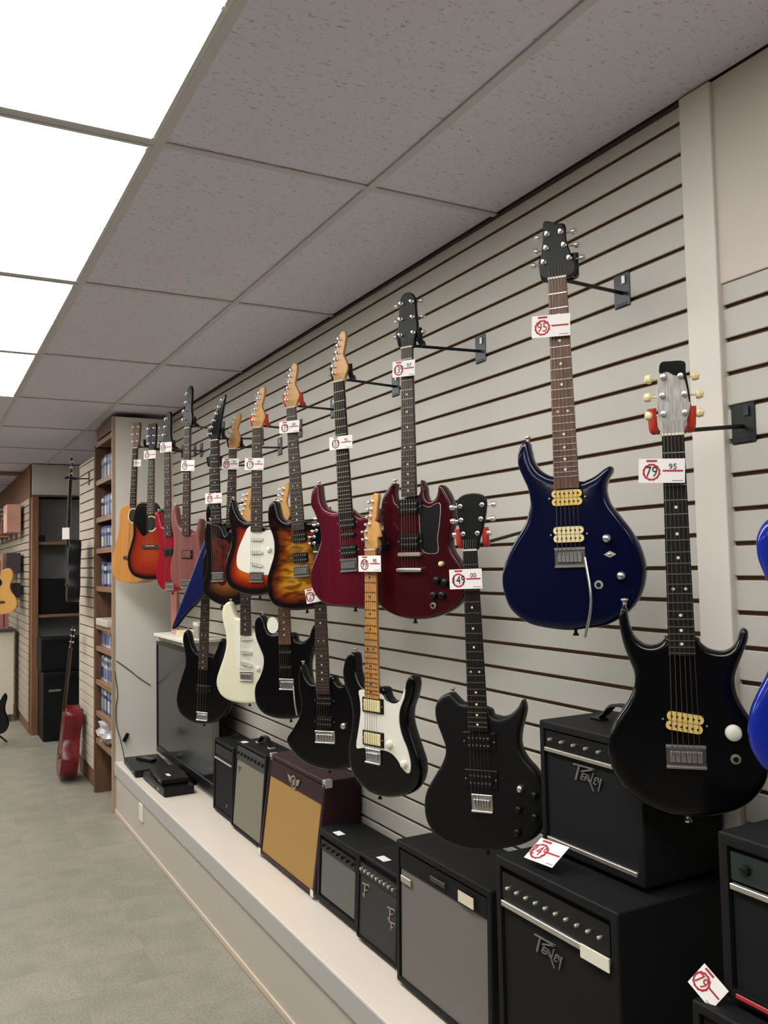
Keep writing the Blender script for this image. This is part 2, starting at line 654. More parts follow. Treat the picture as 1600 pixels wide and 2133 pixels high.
M_lens = mat('lit_acrylic_lens', (255, 255, 252), 0.5, emit=LAMP_STRENGTH)
M_door = mat('troffer_door_frame', (214, 212, 210), 0.4)
def fixture_label(i, x0_, y0_):
    if x0_ > -0.5 and 0 < y0_ < 6:
        return ['lit ceiling light panel, second from the near end of the row', 'third lit ceiling light panel of the row, counted from the camera', 'lit ceiling light panel at the far end of the row']
    return None
seen = []
for i, (x0_, x1_, y0_, y1_) in enumerate(sorted(fixtures, key=lambda f: (-f[0], f[2]))):
    cx, cy = (x0_+x1_)/2, (y0_+y1_)/2
    vis = x0_ > -0.5 and -0.5 < cy < 6
    lab = 'unseen recessed ceiling light panel, assumed or added beyond the edge of the view'
    if vis:
        k = int(round((cy-DY/2-GY)/DY))
        lab = {-2: 'recessed fluorescent ceiling light panel overhead behind the view', -1: 'nearest lit ceiling light panel, cut by the top left of the view',
               0: 'second nearest lit ceiling light panel above the aisle', 1: 'third nearest lit ceiling light panel above the aisle', 2: 'farthest lit ceiling light panel, at the end of the row'}[k]
    t = thing('ceiling_light', lab, 'ceiling light', loc=(cx, cy, CEIL), group='fluorescent ceiling light panels')
    w2, l2 = DX/2-0.013, DY/2-0.013
    bm = BM()
    for (a0, a1, b0, b1) in ((-w2, -w2+0.012, -l2, l2), (w2-0.012, w2, -l2, l2), (-w2+0.012, w2-0.012, -l2, -l2+0.012), (-w2+0.012, w2-0.012, l2-0.012, l2)):
        box(bm, a0, a1, b0, b1, -0.002, 0.012)
    obj('door_frame', bm, M_door, t)
    obj('lens', bxm(-w2+0.012, w2-0.012, -l2+0.012, l2-0.012, 0.002, 0.006), M_lens, t)
    obj('housing', bxm(-w2, w2, -l2, l2, 0.02, 0.09), M_grid, t)
    for sx, sy in ((1, -1), (1, 1), (1, 0)):
        obj('latch', bxm(sx*w2-0.016, sx*w2-0.006, sy*(l2-0.02)-0.006, sy*(l2-0.02)+0.006, -0.006, -0.002), M_chrome, t)

# right wall: backing board, one object for each slat
wall_r = struct('wall_right', bxm(XW+0.012, XW+0.06, YB, YE+0.02, 0, CEIL+0.1), M_groove)
G0, GS, GAP = 2.74-0.0481, 0.0762, 0.010
def slat_mesh(y0_, y1_, z0_, z1_):
    # T-slot lip: the slat's edges are rounded and its back is rebated
    bm = BM()
    prof = [(0, z0_+0.0015), (0.0015, z0_), (0.006, z0_), (0.006, z0_+0.008), (0.0125, z0_+0.008), (0.0125, z1_-0.008), (0.006, z1_-0.008), (0.006, z1_), (0.0015, z1_), (0, z1_-0.0015)]
    a = [bm.verts.new((x, y0_, z)) for x, z in prof]
    b = [bm.verts.new((x, y1_, z)) for x, z in prof]
    bm.faces.new(a)
    bm.faces.new(b[::-1])
    for i in range(len(prof)):
        j = (i+1) % len(prof)
        bm.faces.new((a[i], a[j], b[j], b[i]))
    return new_mesh('slat', bm, M_slat)
Y_POST0, Y_POST1 = 1.322, 1.412
hs = (GS-GAP)/2
me_slat = slat_mesh(Y_POST1-0.01, YE, -hs, hs)
me_slat_r = slat_mesh(-1.2, Y_POST0+0.01, -hs, hs)
obj('slat', slat_mesh(Y_POST1-0.01, YE, G0+GAP/2, CEIL-0.008), None, wall_r, loc=(XW, 0, 0))
for k in range(0, 35):
    zc = G0-GS*k-GS/2
    if zc < 0.05:
        break
    obj('slat', me_slat, None, wall_r, loc=(XW, 0, zc))
G0R = 2.2125
obj('slat', slat_mesh(-1.2, Y_POST0+0.01, G0R+GAP/2, 2.266), None, wall_r, loc=(XW, 0, 0))
for k in range(0, 29):
    zc = G0R-GS*k-GS/2
    if zc < 0.05:
        break
    obj('slat', me_slat_r, None, wall_r, loc=(XW, 0, zc))
obj('plain_panel', bxm(XW-0.006, XW+0.012, -1.2, Y_POST0+0.01, 2.2665, CEIL-0.001, 0.0015), M_plain, wall_r)
obj('plain_panel', bxm(XW, XW+0.012, YB, -1.2, 0, CEIL), M_plain, wall_r)
struct('trim_1', bxm(XW-0.016, XW+0.012, Y_POST0, Y_POST1, 0, CEIL-0.001, 0.003, 2), M_post)
struct('trim_2', bxm(XW-0.004, XW+0.001, Y_POST1, YE, CEIL-0.008, CEIL-0.001), mat('dark_reveal', (60, 56, 58), 0.7))

# other walls of the shop
struct('wall_left', bxm(X0-0.1, X0, YB, YF, 0, CEIL+0.1), M_darkwall)
struct('wall_back', bxm(X0-0.1, 1.7, YB-0.1, YB, 0, CEIL+0.1), M_darkwall)
struct('wall_far', bxm(X0-0.1, 3.1, YF, YF+0.1, 0, CEIL+0.1), mat('far_wall_paint', (150, 140, 128), 0.7))
struct('wall_corner', bxm(3.0, 3.1, YE+0.9, YF, 0, CEIL+0.1), mat('alcove_wall_paint', (150, 150, 150), 0.7))

# platform along the slat wall
XP, ZP = 1.195, 0.34
pl = thing('display_platform', 'long cream display platform under the slat wall, carrying the amplifiers', 'platform', loc=(XP, 3.0, 0))
YP0, YP1 = -1.2, YE
obj('top', bxm(0.0, XW-0.018-XP, YP0-3.0, YP1-3.0, ZP-0.03, ZP, 0.002), M_plat, pl)
obj('edge_strip', bxm(-0.006, 0.0, YP0-3.0, YP1-3.0, ZP-0.085, ZP-0.001, 0.0015), M_lip, pl)
obj('front_panel', bxm(0.004, 0.02, YP0-3.0, YP1-3.0, 0.0, ZP-0.03), M_platfront, pl)
obj('toe_strip', bxm(-0.004, 0.004, YP0-3.0, YP1-3.0, 0.0, 0.026, 0.001), mat('toe_strip_vinyl', (206, 190, 170), 0.45), pl)
oc = tag(obj('wall_outlet', bxm(-0.004, 0.006, -0.045, 0.045, -0.05, 0.05, 0.003), M_white, None, loc=(XP-0.001, 5.35, 0.19)), 'cream outlet cover plate low on the platform front', 'outlet')
# body outlines and hardware positions of the guitars, in metres above / beside the tail of each
GD = {
 'U1': dict(loc=(1.336,1.558,1.488),psi=38,rho=0.0120,L=0.822,end=0.327,w0=0.043,w1=0.058,
  out=[(-0.030,0.358),(-0.047,0.364),(-0.066,0.378),(-0.080,0.401),(-0.085,0.425),(-0.090,0.446),(-0.099,0.447),(-0.110,0.437),(-0.118,0.416),(-0.117,0.389),(-0.106,0.359),(-0.096,0.334),(-0.092,0.305),(-0.097,0.276),(-0.106,0.250),(-0.124,0.224),(-0.145,0.191),(-0.162,0.153),(-0.168,0.119),(-0.164,0.086),(-0.151,0.052),(-0.127,0.028),(-0.099,0.013),(-0.056,0.004),(-0.013,0.000),(0.029,0.004),(0.070,0.011),(0.107,0.029),(0.135,0.054),(0.154,0.085),(0.164,0.121),(0.164,0.153),(0.154,0.190),(0.136,0.227),(0.113,0.260),(0.094,0.289),(0.087,0.317),(0.090,0.341),(0.100,0.358),(0.103,0.370),(0.096,0.374),(0.082,0.367),(0.063,0.354),(0.044,0.346),(0.029,0.344)],
  br=(0.000,0.172),
  p1=(-0.001,0.306),
  p2=(-0.000,0.221),
  k=[(0.085,0.208),(0.113,0.123)],
  sw=(0.090,0.172),
  jk=(0.062,0.104),
  arm=[(0.036,0.167),(0.048,0.070),(0.031,-0.013)],
  head=[(-0.020,0.825),(-0.035,0.830),(-0.043,0.851),(-0.037,0.885),(-0.031,0.928),(-0.029,0.962),(-0.017,0.965),(0.003,0.956),(0.022,0.950),(0.023,0.918),(0.033,0.877),(0.043,0.854),(0.040,0.832),(0.022,0.823)]),
 'U2': dict(loc=(1.357,2.334,1.476),psi=26,rho=-0.0088,L=0.851,end=0.381,w0=0.042,w1=0.056,
  out=[(-0.028,0.381),(-0.041,0.368),(-0.049,0.363),(-0.058,0.369),(-0.063,0.383),(-0.064,0.404),(-0.061,0.424),(-0.065,0.428),(-0.076,0.427),(-0.089,0.414),(-0.105,0.394),(-0.115,0.372),(-0.119,0.344),(-0.115,0.312),(-0.110,0.281),(-0.116,0.249),(-0.122,0.219),(-0.128,0.187),(-0.139,0.153),(-0.145,0.118),(-0.144,0.088),(-0.136,0.058),(-0.122,0.036),(-0.097,0.020),(-0.061,0.008),(-0.020,0.001),(0.023,0.000),(0.066,0.005),(0.107,0.017),(0.143,0.033),(0.171,0.055),(0.188,0.077),(0.191,0.098),(0.188,0.130),(0.181,0.160),(0.166,0.184),(0.149,0.206),(0.140,0.228),(0.141,0.254),(0.147,0.282),(0.152,0.308),(0.151,0.337),(0.142,0.370),(0.127,0.397),(0.115,0.410),(0.104,0.412),(0.099,0.403),(0.096,0.386),(0.089,0.373),(0.075,0.365),(0.062,0.368),(0.053,0.381),(0.050,0.404),(0.044,0.422),(0.034,0.430),(0.029,0.387)],
  br=(0.000,0.201),
  tp=(0.001,0.153),
  p1=(-0.003,0.350),
  p2=(-0.002,0.242),
  k=[(0.096,0.121),(0.084,0.075),(0.115,0.076),(0.125,0.115)],
  sw=(0.112,0.171),
  jk=(0.079,0.044),
  pg=[(0.030,0.358),(0.067,0.346),(0.093,0.355),(0.111,0.352),(0.107,0.295),(0.099,0.251),(0.101,0.218),(0.093,0.203),(0.046,0.208),(0.036,0.252),(0.032,0.320)]),
 'U3': dict(loc=(1.346,2.731,1.495),psi=28,rho=0.0427,L=0.807,end=0.316,w0=0.046,w1=0.060,
  out=[(-0.033,0.382),(-0.037,0.352),(-0.056,0.346),(-0.080,0.353),(-0.102,0.365),(-0.115,0.387),(-0.120,0.413),(-0.122,0.444),(-0.127,0.452),(-0.140,0.450),(-0.155,0.432),(-0.163,0.410),(-0.163,0.379),(-0.153,0.358),(-0.141,0.331),(-0.130,0.300),(-0.125,0.269),(-0.128,0.242),(-0.138,0.220),(-0.152,0.195),(-0.167,0.168),(-0.180,0.139),(-0.183,0.111),(-0.177,0.080),(-0.162,0.052),(-0.138,0.029),(-0.102,0.014),(-0.040,0.007),(0.020,0.002),(0.062,0.000),(0.094,0.004),(0.118,0.017),(0.135,0.043),(0.140,0.076),(0.136,0.110),(0.124,0.146),(0.115,0.183),(0.111,0.220),(0.117,0.255),(0.126,0.284),(0.132,0.307),(0.130,0.329),(0.124,0.342),(0.115,0.342),(0.104,0.329),(0.086,0.321),(0.065,0.322),(0.047,0.321)],
  br=(0.000,0.156),
  p1=(0.009,0.302),
  p2=(0.008,0.261),
  p3=(0.011,0.205),
  k=[(0.087,0.112),(0.108,0.082)]),
 'U4': dict(loc=(1.355,3.180,1.473),psi=34,rho=0.0543,L=0.812,end=0.317,w0=0.044,w1=0.060,
  out=[(-0.032,0.361),(-0.064,0.357),(-0.092,0.379),(-0.101,0.414),(-0.108,0.442),(-0.125,0.447),(-0.144,0.433),(-0.152,0.399),(-0.150,0.350),(-0.135,0.309),(-0.129,0.270),(-0.134,0.231),(-0.152,0.188),(-0.170,0.145),(-0.176,0.097),(-0.167,0.053),(-0.140,0.022),(-0.088,0.005),(-0.025,0.000),(0.031,0.002),(0.077,0.014),(0.117,0.038),(0.143,0.088),(0.141,0.144),(0.123,0.197),(0.116,0.245),(0.125,0.296),(0.139,0.337),(0.136,0.371),(0.120,0.377),(0.101,0.355),(0.073,0.344),(0.039,0.347)],
  br=(0.000,0.158),
  p1=(0.002,0.289),
  p2=(0.002,0.208)),
 'U5': dict(loc=(1.322,3.626,1.521),psi=36,rho=-0.0177,L=0.741,end=0.281,w0=0.046,w1=0.060,
  out=[(-0.033,0.327),(-0.068,0.328),(-0.101,0.347),(-0.124,0.386),(-0.137,0.424),(-0.150,0.424),(-0.158,0.397),(-0.159,0.354),(-0.149,0.300),(-0.142,0.256),(-0.149,0.213),(-0.165,0.170),(-0.177,0.122),(-0.174,0.073),(-0.151,0.036),(-0.105,0.012),(-0.047,0.000),(0.016,0.000),(0.066,0.012),(0.103,0.034),(0.131,0.070),(0.134,0.117),(0.115,0.164),(0.103,0.211),(0.109,0.258),(0.121,0.300),(0.118,0.332),(0.099,0.332),(0.084,0.311),(0.059,0.296),(0.027,0.297)],
  br=(0.000,0.085),
  p1=(-0.001,0.249),
  p2=(-0.001,0.191),
  p3=(-0.000,0.138),
  k=[(0.065,0.201),(0.084,0.138),(0.078,0.086)],
  pg=[(-0.039,0.306),(-0.074,0.256),(-0.100,0.202),(-0.109,0.154),(-0.099,0.119),(-0.054,0.100),(0.003,0.091),(0.053,0.091),(0.091,0.096),(0.103,0.138),(0.090,0.201),(0.090,0.253),(0.084,0.285),(0.053,0.286),(0.027,0.281)]),
 'U6': dict(loc=(1.383,4.187,1.506),psi=38,rho=-0.0377,L=0.735,end=0.338,w0=0.043,w1=0.057,
  out=[(-0.026,0.371),(-0.066,0.371),(-0.102,0.392),(-0.122,0.435),(-0.137,0.466),(-0.152,0.466),(-0.161,0.435),(-0.161,0.392),(-0.152,0.337),(-0.143,0.288),(-0.153,0.239),(-0.170,0.190),(-0.176,0.135),(-0.170,0.080),(-0.143,0.038),(-0.092,0.013),(-0.027,0.000),(0.045,0.001),(0.093,0.016),(0.128,0.041),(0.151,0.083),(0.153,0.136),(0.131,0.189),(0.119,0.243),(0.121,0.296),(0.134,0.344),(0.126,0.380),(0.108,0.380),(0.092,0.356),(0.064,0.338),(0.032,0.338)]),
 'U7': dict(loc=(1.308,4.132,1.460),psi=36,rho=0.0173,L=0.816,end=0.400,w0=0.046,w1=0.058,
  out=[(-0.033,0.415),(-0.062,0.420),(-0.080,0.385),(-0.082,0.308),(-0.070,0.235),(-0.079,0.170),(-0.099,0.111),(-0.097,0.064),(-0.054,0.028),(0.018,0.000),(0.103,0.002),(0.160,0.030),(0.189,0.081),(0.177,0.139),(0.144,0.198),(0.131,0.257),(0.126,0.316),(0.103,0.358),(0.071,0.371),(0.045,0.343),(0.028,0.379),(0.007,0.404)],
  pg=[(-0.028,0.323),(0.019,0.327),(0.062,0.307),(0.075,0.248),(0.059,0.190),(0.050,0.119),(0.020,0.097),(-0.015,0.133),(-0.020,0.216)],
  br=(0.000,0.144)),
 'U8': dict(loc=(1.358,4.342,1.338),psi=42,rho=0.0087,L=0.825,end=0.419,w0=0.040,w1=0.052,
  out=[(-0.008,0.544),(-0.041,0.514),(-0.071,0.440),(-0.108,0.360),(-0.160,0.243),(-0.221,0.112),(-0.266,0.009),(-0.255,0.000),(-0.177,0.081),(-0.104,0.142),(-0.032,0.215),(0.039,0.208),(0.066,0.165),(0.100,0.121),(0.124,0.127),(0.102,0.237),(0.076,0.355),(0.064,0.435),(0.044,0.510),(0.027,0.542)]),
 'B2': dict(loc=(1.280,4.610,1.533),psi=24,rho=-0.0292,L=0.870,end=0.290,w0=0.046,w1=0.060,
  out=[(-0.026,0.329),(-0.056,0.330),(-0.082,0.356),(-0.101,0.403),(-0.109,0.442),(-0.135,0.450),(-0.144,0.410),(-0.138,0.344),(-0.116,0.271),(-0.119,0.206),(-0.138,0.140),(-0.142,0.074),(-0.116,0.029),(-0.064,0.004),(0.015,0.000),(0.083,0.021),(0.126,0.073),(0.129,0.137),(0.109,0.200),(0.098,0.264),(0.107,0.328),(0.101,0.373),(0.082,0.373),(0.073,0.328),(0.054,0.303)],
  br=(0.000,0.032),
  p1=(0.012,0.187)),
 'B1': dict(loc=(1.284,4.974,1.511),psi=26,rho=0.0104,L=0.816,end=0.320,w0=0.046,w1=0.060,
  out=[(-0.025,0.383),(-0.057,0.378),(-0.077,0.407),(-0.093,0.457),(-0.114,0.473),(-0.130,0.452),(-0.126,0.382),(-0.106,0.310),(-0.096,0.240),(-0.113,0.170),(-0.125,0.100),(-0.099,0.037),(-0.047,0.007),(0.025,0.000),(0.097,0.018),(0.133,0.068),(0.129,0.136),(0.105,0.205),(0.096,0.274),(0.108,0.335),(0.104,0.391),(0.074,0.420),(0.053,0.407),(0.047,0.373),(0.032,0.367)],
  br=(0.000,0.036),
  p1=(0.003,0.229)),
 'A2': dict(loc=(1.291,5.402,1.580),psi=32,rho=-0.0219,L=0.798,end=0.400,w0=0.044,w1=0.060,
  out=[(-0.025,0.469),(-0.056,0.481),(-0.112,0.475),(-0.146,0.430),(-0.157,0.359),(-0.155,0.283),(-0.177,0.215),(-0.200,0.147),(-0.195,0.079),(-0.156,0.026),(-0.078,0.003),(0.014,0.000),(0.103,0.011),(0.162,0.045),(0.190,0.103),(0.184,0.169),(0.154,0.235),(0.128,0.294),(0.132,0.353),(0.122,0.413),(0.086,0.436),(0.052,0.407),(0.032,0.385)],
  br=(0.000,0.203),
  p1=(0.002,0.356)),
 'A1': dict(loc=(1.254,5.771,1.553),psi=27,rho=-0.0652,L=0.884,end=0.497,w0=0.044,w1=0.057,
  out=[(-0.016,0.520),(-0.076,0.515),(-0.123,0.495),(-0.143,0.447),(-0.143,0.375),(-0.157,0.286),(-0.188,0.197),(-0.204,0.116),(-0.181,0.045),(-0.117,0.009),(-0.032,0.000),(0.063,0.008),(0.143,0.040),(0.186,0.097),(0.182,0.174),(0.148,0.250),(0.120,0.327),(0.121,0.404),(0.123,0.467),(0.097,0.509),(0.050,0.521)],
  br=(0.000,0.166),
  p1=(0.005,0.378)),
 'L1': dict(loc=(1.361,1.264,1.133),psi=45,rho=0.0020,L=0.766,end=0.322,w0=0.043,w1=0.052,
  out=[(-0.028,0.359),(-0.031,0.353),(-0.041,0.344),(-0.057,0.340),(-0.074,0.344),(-0.090,0.359),(-0.098,0.381),(-0.102,0.406),(-0.104,0.419),(-0.109,0.423),(-0.115,0.415),(-0.120,0.396),(-0.118,0.369),(-0.112,0.339),(-0.103,0.312),(-0.095,0.290),(-0.093,0.271),(-0.097,0.249),(-0.109,0.224),(-0.124,0.202),(-0.139,0.177),(-0.148,0.153),(-0.152,0.126),(-0.148,0.099),(-0.138,0.075),(-0.122,0.052),(-0.100,0.031),(-0.072,0.014),(-0.040,0.003),(-0.008,0.000),(0.026,0.001),(0.059,0.008),(0.091,0.019),(0.118,0.037),(0.138,0.061),(0.150,0.085),(0.154,0.113),(0.151,0.138),(0.143,0.163),(0.133,0.184),(0.119,0.207),(0.106,0.230),(0.099,0.253),(0.098,0.277),(0.105,0.300),(0.115,0.324),(0.124,0.348),(0.127,0.364),(0.124,0.373),(0.117,0.374),(0.112,0.367),(0.107,0.352),(0.098,0.338),(0.084,0.330),(0.068,0.330),(0.051,0.335),(0.037,0.347),(0.029,0.358)],
  br=(0.000,0.125),
  p1=(-0.001,0.189),
  k=[(0.090,0.171)],
  jk=(0.092,0.120),
  head=[(-0.022,0.769),(-0.024,0.779),(-0.027,0.816),(-0.028,0.844),(-0.025,0.889),(-0.021,0.917),(-0.013,0.919),(0.003,0.920),(0.028,0.917),(0.029,0.896),(0.034,0.862),(0.037,0.831),(0.032,0.806),(0.023,0.776),(0.022,0.768)]),
 'L2': dict(loc=(1.310,1.901,0.899),psi=35,rho=0.0219,L=0.781,end=0.310,w0=0.039,w1=0.055,
  out=[(-0.026,0.378),(-0.049,0.380),(-0.067,0.396),(-0.079,0.405),(-0.100,0.399),(-0.119,0.384),(-0.128,0.360),(-0.125,0.327),(-0.111,0.289),(-0.102,0.256),(-0.111,0.223),(-0.137,0.183),(-0.162,0.143),(-0.171,0.104),(-0.166,0.062),(-0.144,0.031),(-0.108,0.011),(-0.058,0.000),(-0.002,0.001),(0.052,0.012),(0.101,0.028),(0.140,0.052),(0.163,0.088),(0.173,0.133),(0.165,0.173),(0.149,0.212),(0.122,0.242),(0.107,0.273),(0.109,0.309),(0.120,0.346),(0.125,0.371),(0.118,0.392),(0.105,0.373),(0.084,0.354),(0.054,0.344),(0.035,0.350),(0.026,0.366)],
  br=(0.000,0.128),
  p1=(-0.001,0.283),
  p2=(-0.001,0.186),
  k=[(0.106,0.170),(0.099,0.118),(0.143,0.157),(0.141,0.103),(0.093,0.061)],
  head=[(-0.019,0.785),(-0.023,0.812),(-0.032,0.851),(-0.034,0.890),(-0.031,0.919),(-0.007,0.932),(0.029,0.931),(0.048,0.916),(0.047,0.885),(0.037,0.842),(0.025,0.809),(0.019,0.783)]),
 'L3': dict(loc=(1.268,2.428,0.930),psi=18,rho=-0.0094,L=0.763,end=0.301,w0=0.046,w1=0.060,
  out=[(-0.033,0.328),(-0.061,0.337),(-0.083,0.375),(-0.088,0.423),(-0.097,0.436),(-0.117,0.431),(-0.135,0.407),(-0.145,0.366),(-0.136,0.326),(-0.116,0.291),(-0.105,0.256),(-0.103,0.217),(-0.112,0.167),(-0.123,0.122),(-0.119,0.086),(-0.103,0.049),(-0.071,0.023),(-0.027,0.003),(0.033,0.000),(0.092,0.012),(0.144,0.033),(0.174,0.064),(0.188,0.100),(0.186,0.133),(0.171,0.168),(0.152,0.210),(0.140,0.246),(0.143,0.284),(0.159,0.319),(0.168,0.354),(0.163,0.380),(0.145,0.380),(0.132,0.362),(0.124,0.335),(0.102,0.306),(0.073,0.297),(0.049,0.312),(0.036,0.338)],
  br=(-0.000,0.126),
  p1=(-0.000,0.279),
  p2=(-0.001,0.176),
  k=[(0.071,0.169),(0.130,0.118)],
  sw=(0.079,0.202),
  pg=[(-0.064,0.317),(-0.038,0.323),(0.033,0.318),(0.052,0.299),(0.084,0.293),(0.113,0.305),(0.134,0.343),(0.131,0.316),(0.112,0.277),(0.109,0.238),(0.121,0.198),(0.141,0.163),(0.153,0.124),(0.150,0.097),(0.137,0.093),(0.119,0.104),(0.099,0.127),(0.073,0.142),(0.036,0.146),(-0.047,0.141),(-0.078,0.139),(-0.066,0.201),(-0.057,0.250),(-0.059,0.289)],
  head=[(-0.023,0.768),(-0.029,0.795),(-0.032,0.818),(-0.017,0.840),(-0.012,0.862),(-0.007,0.884),(-0.002,0.906),(0.004,0.927),(0.015,0.941),(0.029,0.941),(0.034,0.930),(0.027,0.893),(0.023,0.865),(0.018,0.854),(0.032,0.844),(0.044,0.807),(0.031,0.803),(0.027,0.794),(0.025,0.767)]),
 'L4': dict(loc=(1.369,3.018,0.879),psi=35,rho=0.0194,L=0.820,end=0.284,w0=0.043,w1=0.060,
  out=[(-0.032,0.322),(-0.060,0.321),(-0.082,0.345),(-0.092,0.373),(-0.103,0.392),(-0.115,0.363),(-0.117,0.305),(-0.108,0.248),(-0.115,0.200),(-0.146,0.151),(-0.179,0.106),(-0.165,0.073),(-0.127,0.037),(-0.077,0.012),(-0.010,0.000),(0.050,0.002),(0.110,0.020),(0.159,0.055),(0.182,0.098),(0.168,0.143),(0.138,0.187),(0.124,0.233),(0.131,0.280),(0.127,0.326),(0.118,0.354),(0.104,0.353),(0.092,0.330),(0.070,0.315),(0.049,0.331),(0.039,0.352)],
  br=(0.000,0.127),
  p1=(0.005,0.259),
  p2=(0.002,0.181),
  k=[(0.083,0.169)]),
 'L5': dict(loc=(1.368,3.396,1.011),psi=35,rho=0.0179,L=0.808,end=0.311,w0=0.046,w1=0.060,
  out=[(-0.044,0.355),(-0.079,0.353),(-0.100,0.379),(-0.112,0.416),(-0.128,0.433),(-0.151,0.422),(-0.162,0.385),(-0.156,0.336),(-0.135,0.289),(-0.120,0.252),(-0.125,0.209),(-0.142,0.172),(-0.163,0.139),(-0.170,0.102),(-0.162,0.055),(-0.128,0.019),(-0.077,0.003),(-0.021,0.000),(0.029,0.005),(0.073,0.022),(0.105,0.064),(0.119,0.116),(0.109,0.177),(0.107,0.229),(0.121,0.281),(0.141,0.332),(0.146,0.373),(0.134,0.390),(0.122,0.373),(0.108,0.342),(0.077,0.322),(0.046,0.327),(0.032,0.358)],
  br=(0.000,0.149),
  p1=(-0.002,0.279),
  p2=(-0.001,0.217),
  arm=[(0.041,0.142),(0.053,0.078),(0.062,0.024)]),
 'L6': dict(loc=(1.380,3.938,1.003),psi=38,rho=-0.0005,L=0.834,end=0.323,w0=0.043,w1=0.059,
  out=[(-0.029,0.397),(-0.060,0.403),(-0.078,0.439),(-0.092,0.475),(-0.110,0.478),(-0.131,0.460),(-0.143,0.426),(-0.136,0.378),(-0.122,0.330),(-0.119,0.276),(-0.130,0.228),(-0.152,0.173),(-0.173,0.119),(-0.175,0.077),(-0.153,0.036),(-0.111,0.011),(-0.054,0.002),(0.002,0.000),(0.058,0.007),(0.106,0.026),(0.140,0.072),(0.144,0.118),(0.125,0.176),(0.105,0.234),(0.102,0.292),(0.113,0.340),(0.107,0.375),(0.086,0.378),(0.069,0.351),(0.041,0.339),(0.030,0.338)],
  br=(-0.000,0.134),
  p1=(0.004,0.307),
  p2=(0.003,0.243),
  p3=(0.003,0.189),
  k=[(0.066,0.168),(0.080,0.116)],
  pg=[(-0.064,0.367),(-0.029,0.361),(-0.030,0.320),(0.034,0.321),(0.068,0.339),(0.096,0.351),(0.099,0.292),(0.098,0.234),(0.115,0.176),(0.127,0.112),(0.093,0.111),(0.046,0.159),(-0.045,0.162),(-0.059,0.218),(-0.062,0.301)]),
 'L7': dict(loc=(1.374,4.659,0.800),psi=40,rho=-0.0455,L=0.893,end=0.294,w0=0.046,w1=0.060,
  out=[(-0.028,0.374),(-0.062,0.389),(-0.087,0.425),(-0.101,0.473),(-0.119,0.499),(-0.139,0.488),(-0.146,0.442),(-0.131,0.381),(-0.124,0.313),(-0.146,0.242),(-0.168,0.171),(-0.174,0.102),(-0.146,0.042),(-0.080,0.007),(-0.014,0.000),(0.065,0.011),(0.143,0.062),(0.172,0.132),(0.154,0.197),(0.120,0.262),(0.102,0.328),(0.115,0.397),(0.121,0.452),(0.097,0.464),(0.067,0.394),(0.044,0.365)],
  br=(0.000,0.046),
  p1=(0.007,0.186)),
 'L0': dict(loc=(1.335,0.904,1.267),psi=40,rho=-0.0457,L=0.860,end=0.356,w0=0.033,w1=0.052,
  out=[(-0.035,0.419),(-0.068,0.438),(-0.105,0.446),(-0.125,0.436),(-0.136,0.413),(-0.137,0.393),(-0.134,0.372),(-0.125,0.348),(-0.112,0.316),(-0.103,0.276),(-0.104,0.232),(-0.118,0.183),(-0.133,0.149),(-0.144,0.120),(-0.149,0.091),(-0.148,0.067),(-0.139,0.040),(-0.118,0.015),(-0.074,0.000),(-0.000,0.001),(0.071,0.018),(0.111,0.049),(0.134,0.089),(0.137,0.126),(0.125,0.170),(0.105,0.207),(0.095,0.252),(0.102,0.298),(0.119,0.352),(0.125,0.406),(0.116,0.444),(0.092,0.444),(0.069,0.405),(0.035,0.381)],
  br=(0.000,0.152)),
}
# ------------------------------------------------------------------ guitars
STRAT_HEAD = [(-.0225, 0), (-.024, .012), (-.030, .03), (-.031, .05), (-.02, .075), (-.012, .1), (-.006, .121), (0, .143), (.007, .163), (.018, .178), (.032, .179), (.039, .167), (.035, .14), (.028, .115), (.023, .097), (.029, .08), (.038, .06), (.04, .042), (.032, .026), (.024, .012), (.0225, 0)]
POINT_HEAD = [(-.0215, 0), (-.026, .02), (-.034, .036), (-.026, .06), (-.01, .1), (.012, .14), (.04, .185), (.062, .215), (.07, .222), (.066, .2), (.056, .16), (.044, .11), (.034, .06), (.028, .03), (.0215, 0)]
BASS_HEAD = [(-.021, 0), (-.026, .02), (-.042, .04), (-.04, .075), (-.026, .11), (-.018, .15), (-.012, .19), (.002, .225), (.022, .228), (.03, .2), (.028, .15), (.026, .1), (.034, .06), (.032, .03), (.021, 0)]
ACOU_HEAD = [(-.022, 0), (-.026, .02), (-.032, .05), (-.034, .1), (-.034, .16), (-.02, .17), (0, .172), (.02, .17), (.034, .16), (.034, .1), (.032, .05), (.026, .02), (.022, 0)]

unit_fret = new_mesh('fret', bxm(-0.5, 0.5, -0.0012, 0.0, -0.0011, 0.0011), M_steel)
_bm = BM()
lathe(_bm, [(0.0032, 0), (0.0032, -0.0006), (0, -0.0006)], 'y', n=10)
unit_dot = new_mesh('inlay', _bm, M_pearl)
_bm = BM()
lathe(_bm, [(0.0032, 0), (0.0032, -0.0006), (0, -0.0006)], 'y', n=10)
unit_dot_dark = new_mesh('inlay', _bm, M_blackplastic)
_bm = BM()
lathe(_bm, [(0.0062, 0.0), (0.0062, -0.002), (0.0042, -0.0026), (0.0030, -0.004), (0.0026, -0.012), (0.0034, -0.0135), (0.0, -0.0138)], 'y', n=12)
def tuner_button_mesh(m, big=1.0):
    bm = BM()
    tube(bm, [(0, 0.012, 0), (-0.012, 0.012, 0)], 0.0022, 8)
    lathe(bm, [(0.001, -0.012), (0.0062*big, -0.0125), (0.0080*big, -0.017), (0.0064*big, -0.017-0.007*big), (0.0, -0.018-0.008*big)], 'x', (0, 0.012, 0), 10)
    me = new_mesh('tuner_button', bm, m)
    auto_smooth(me)
    return me
unit_post = new_mesh('tuner_post', _bm, M_chrome)
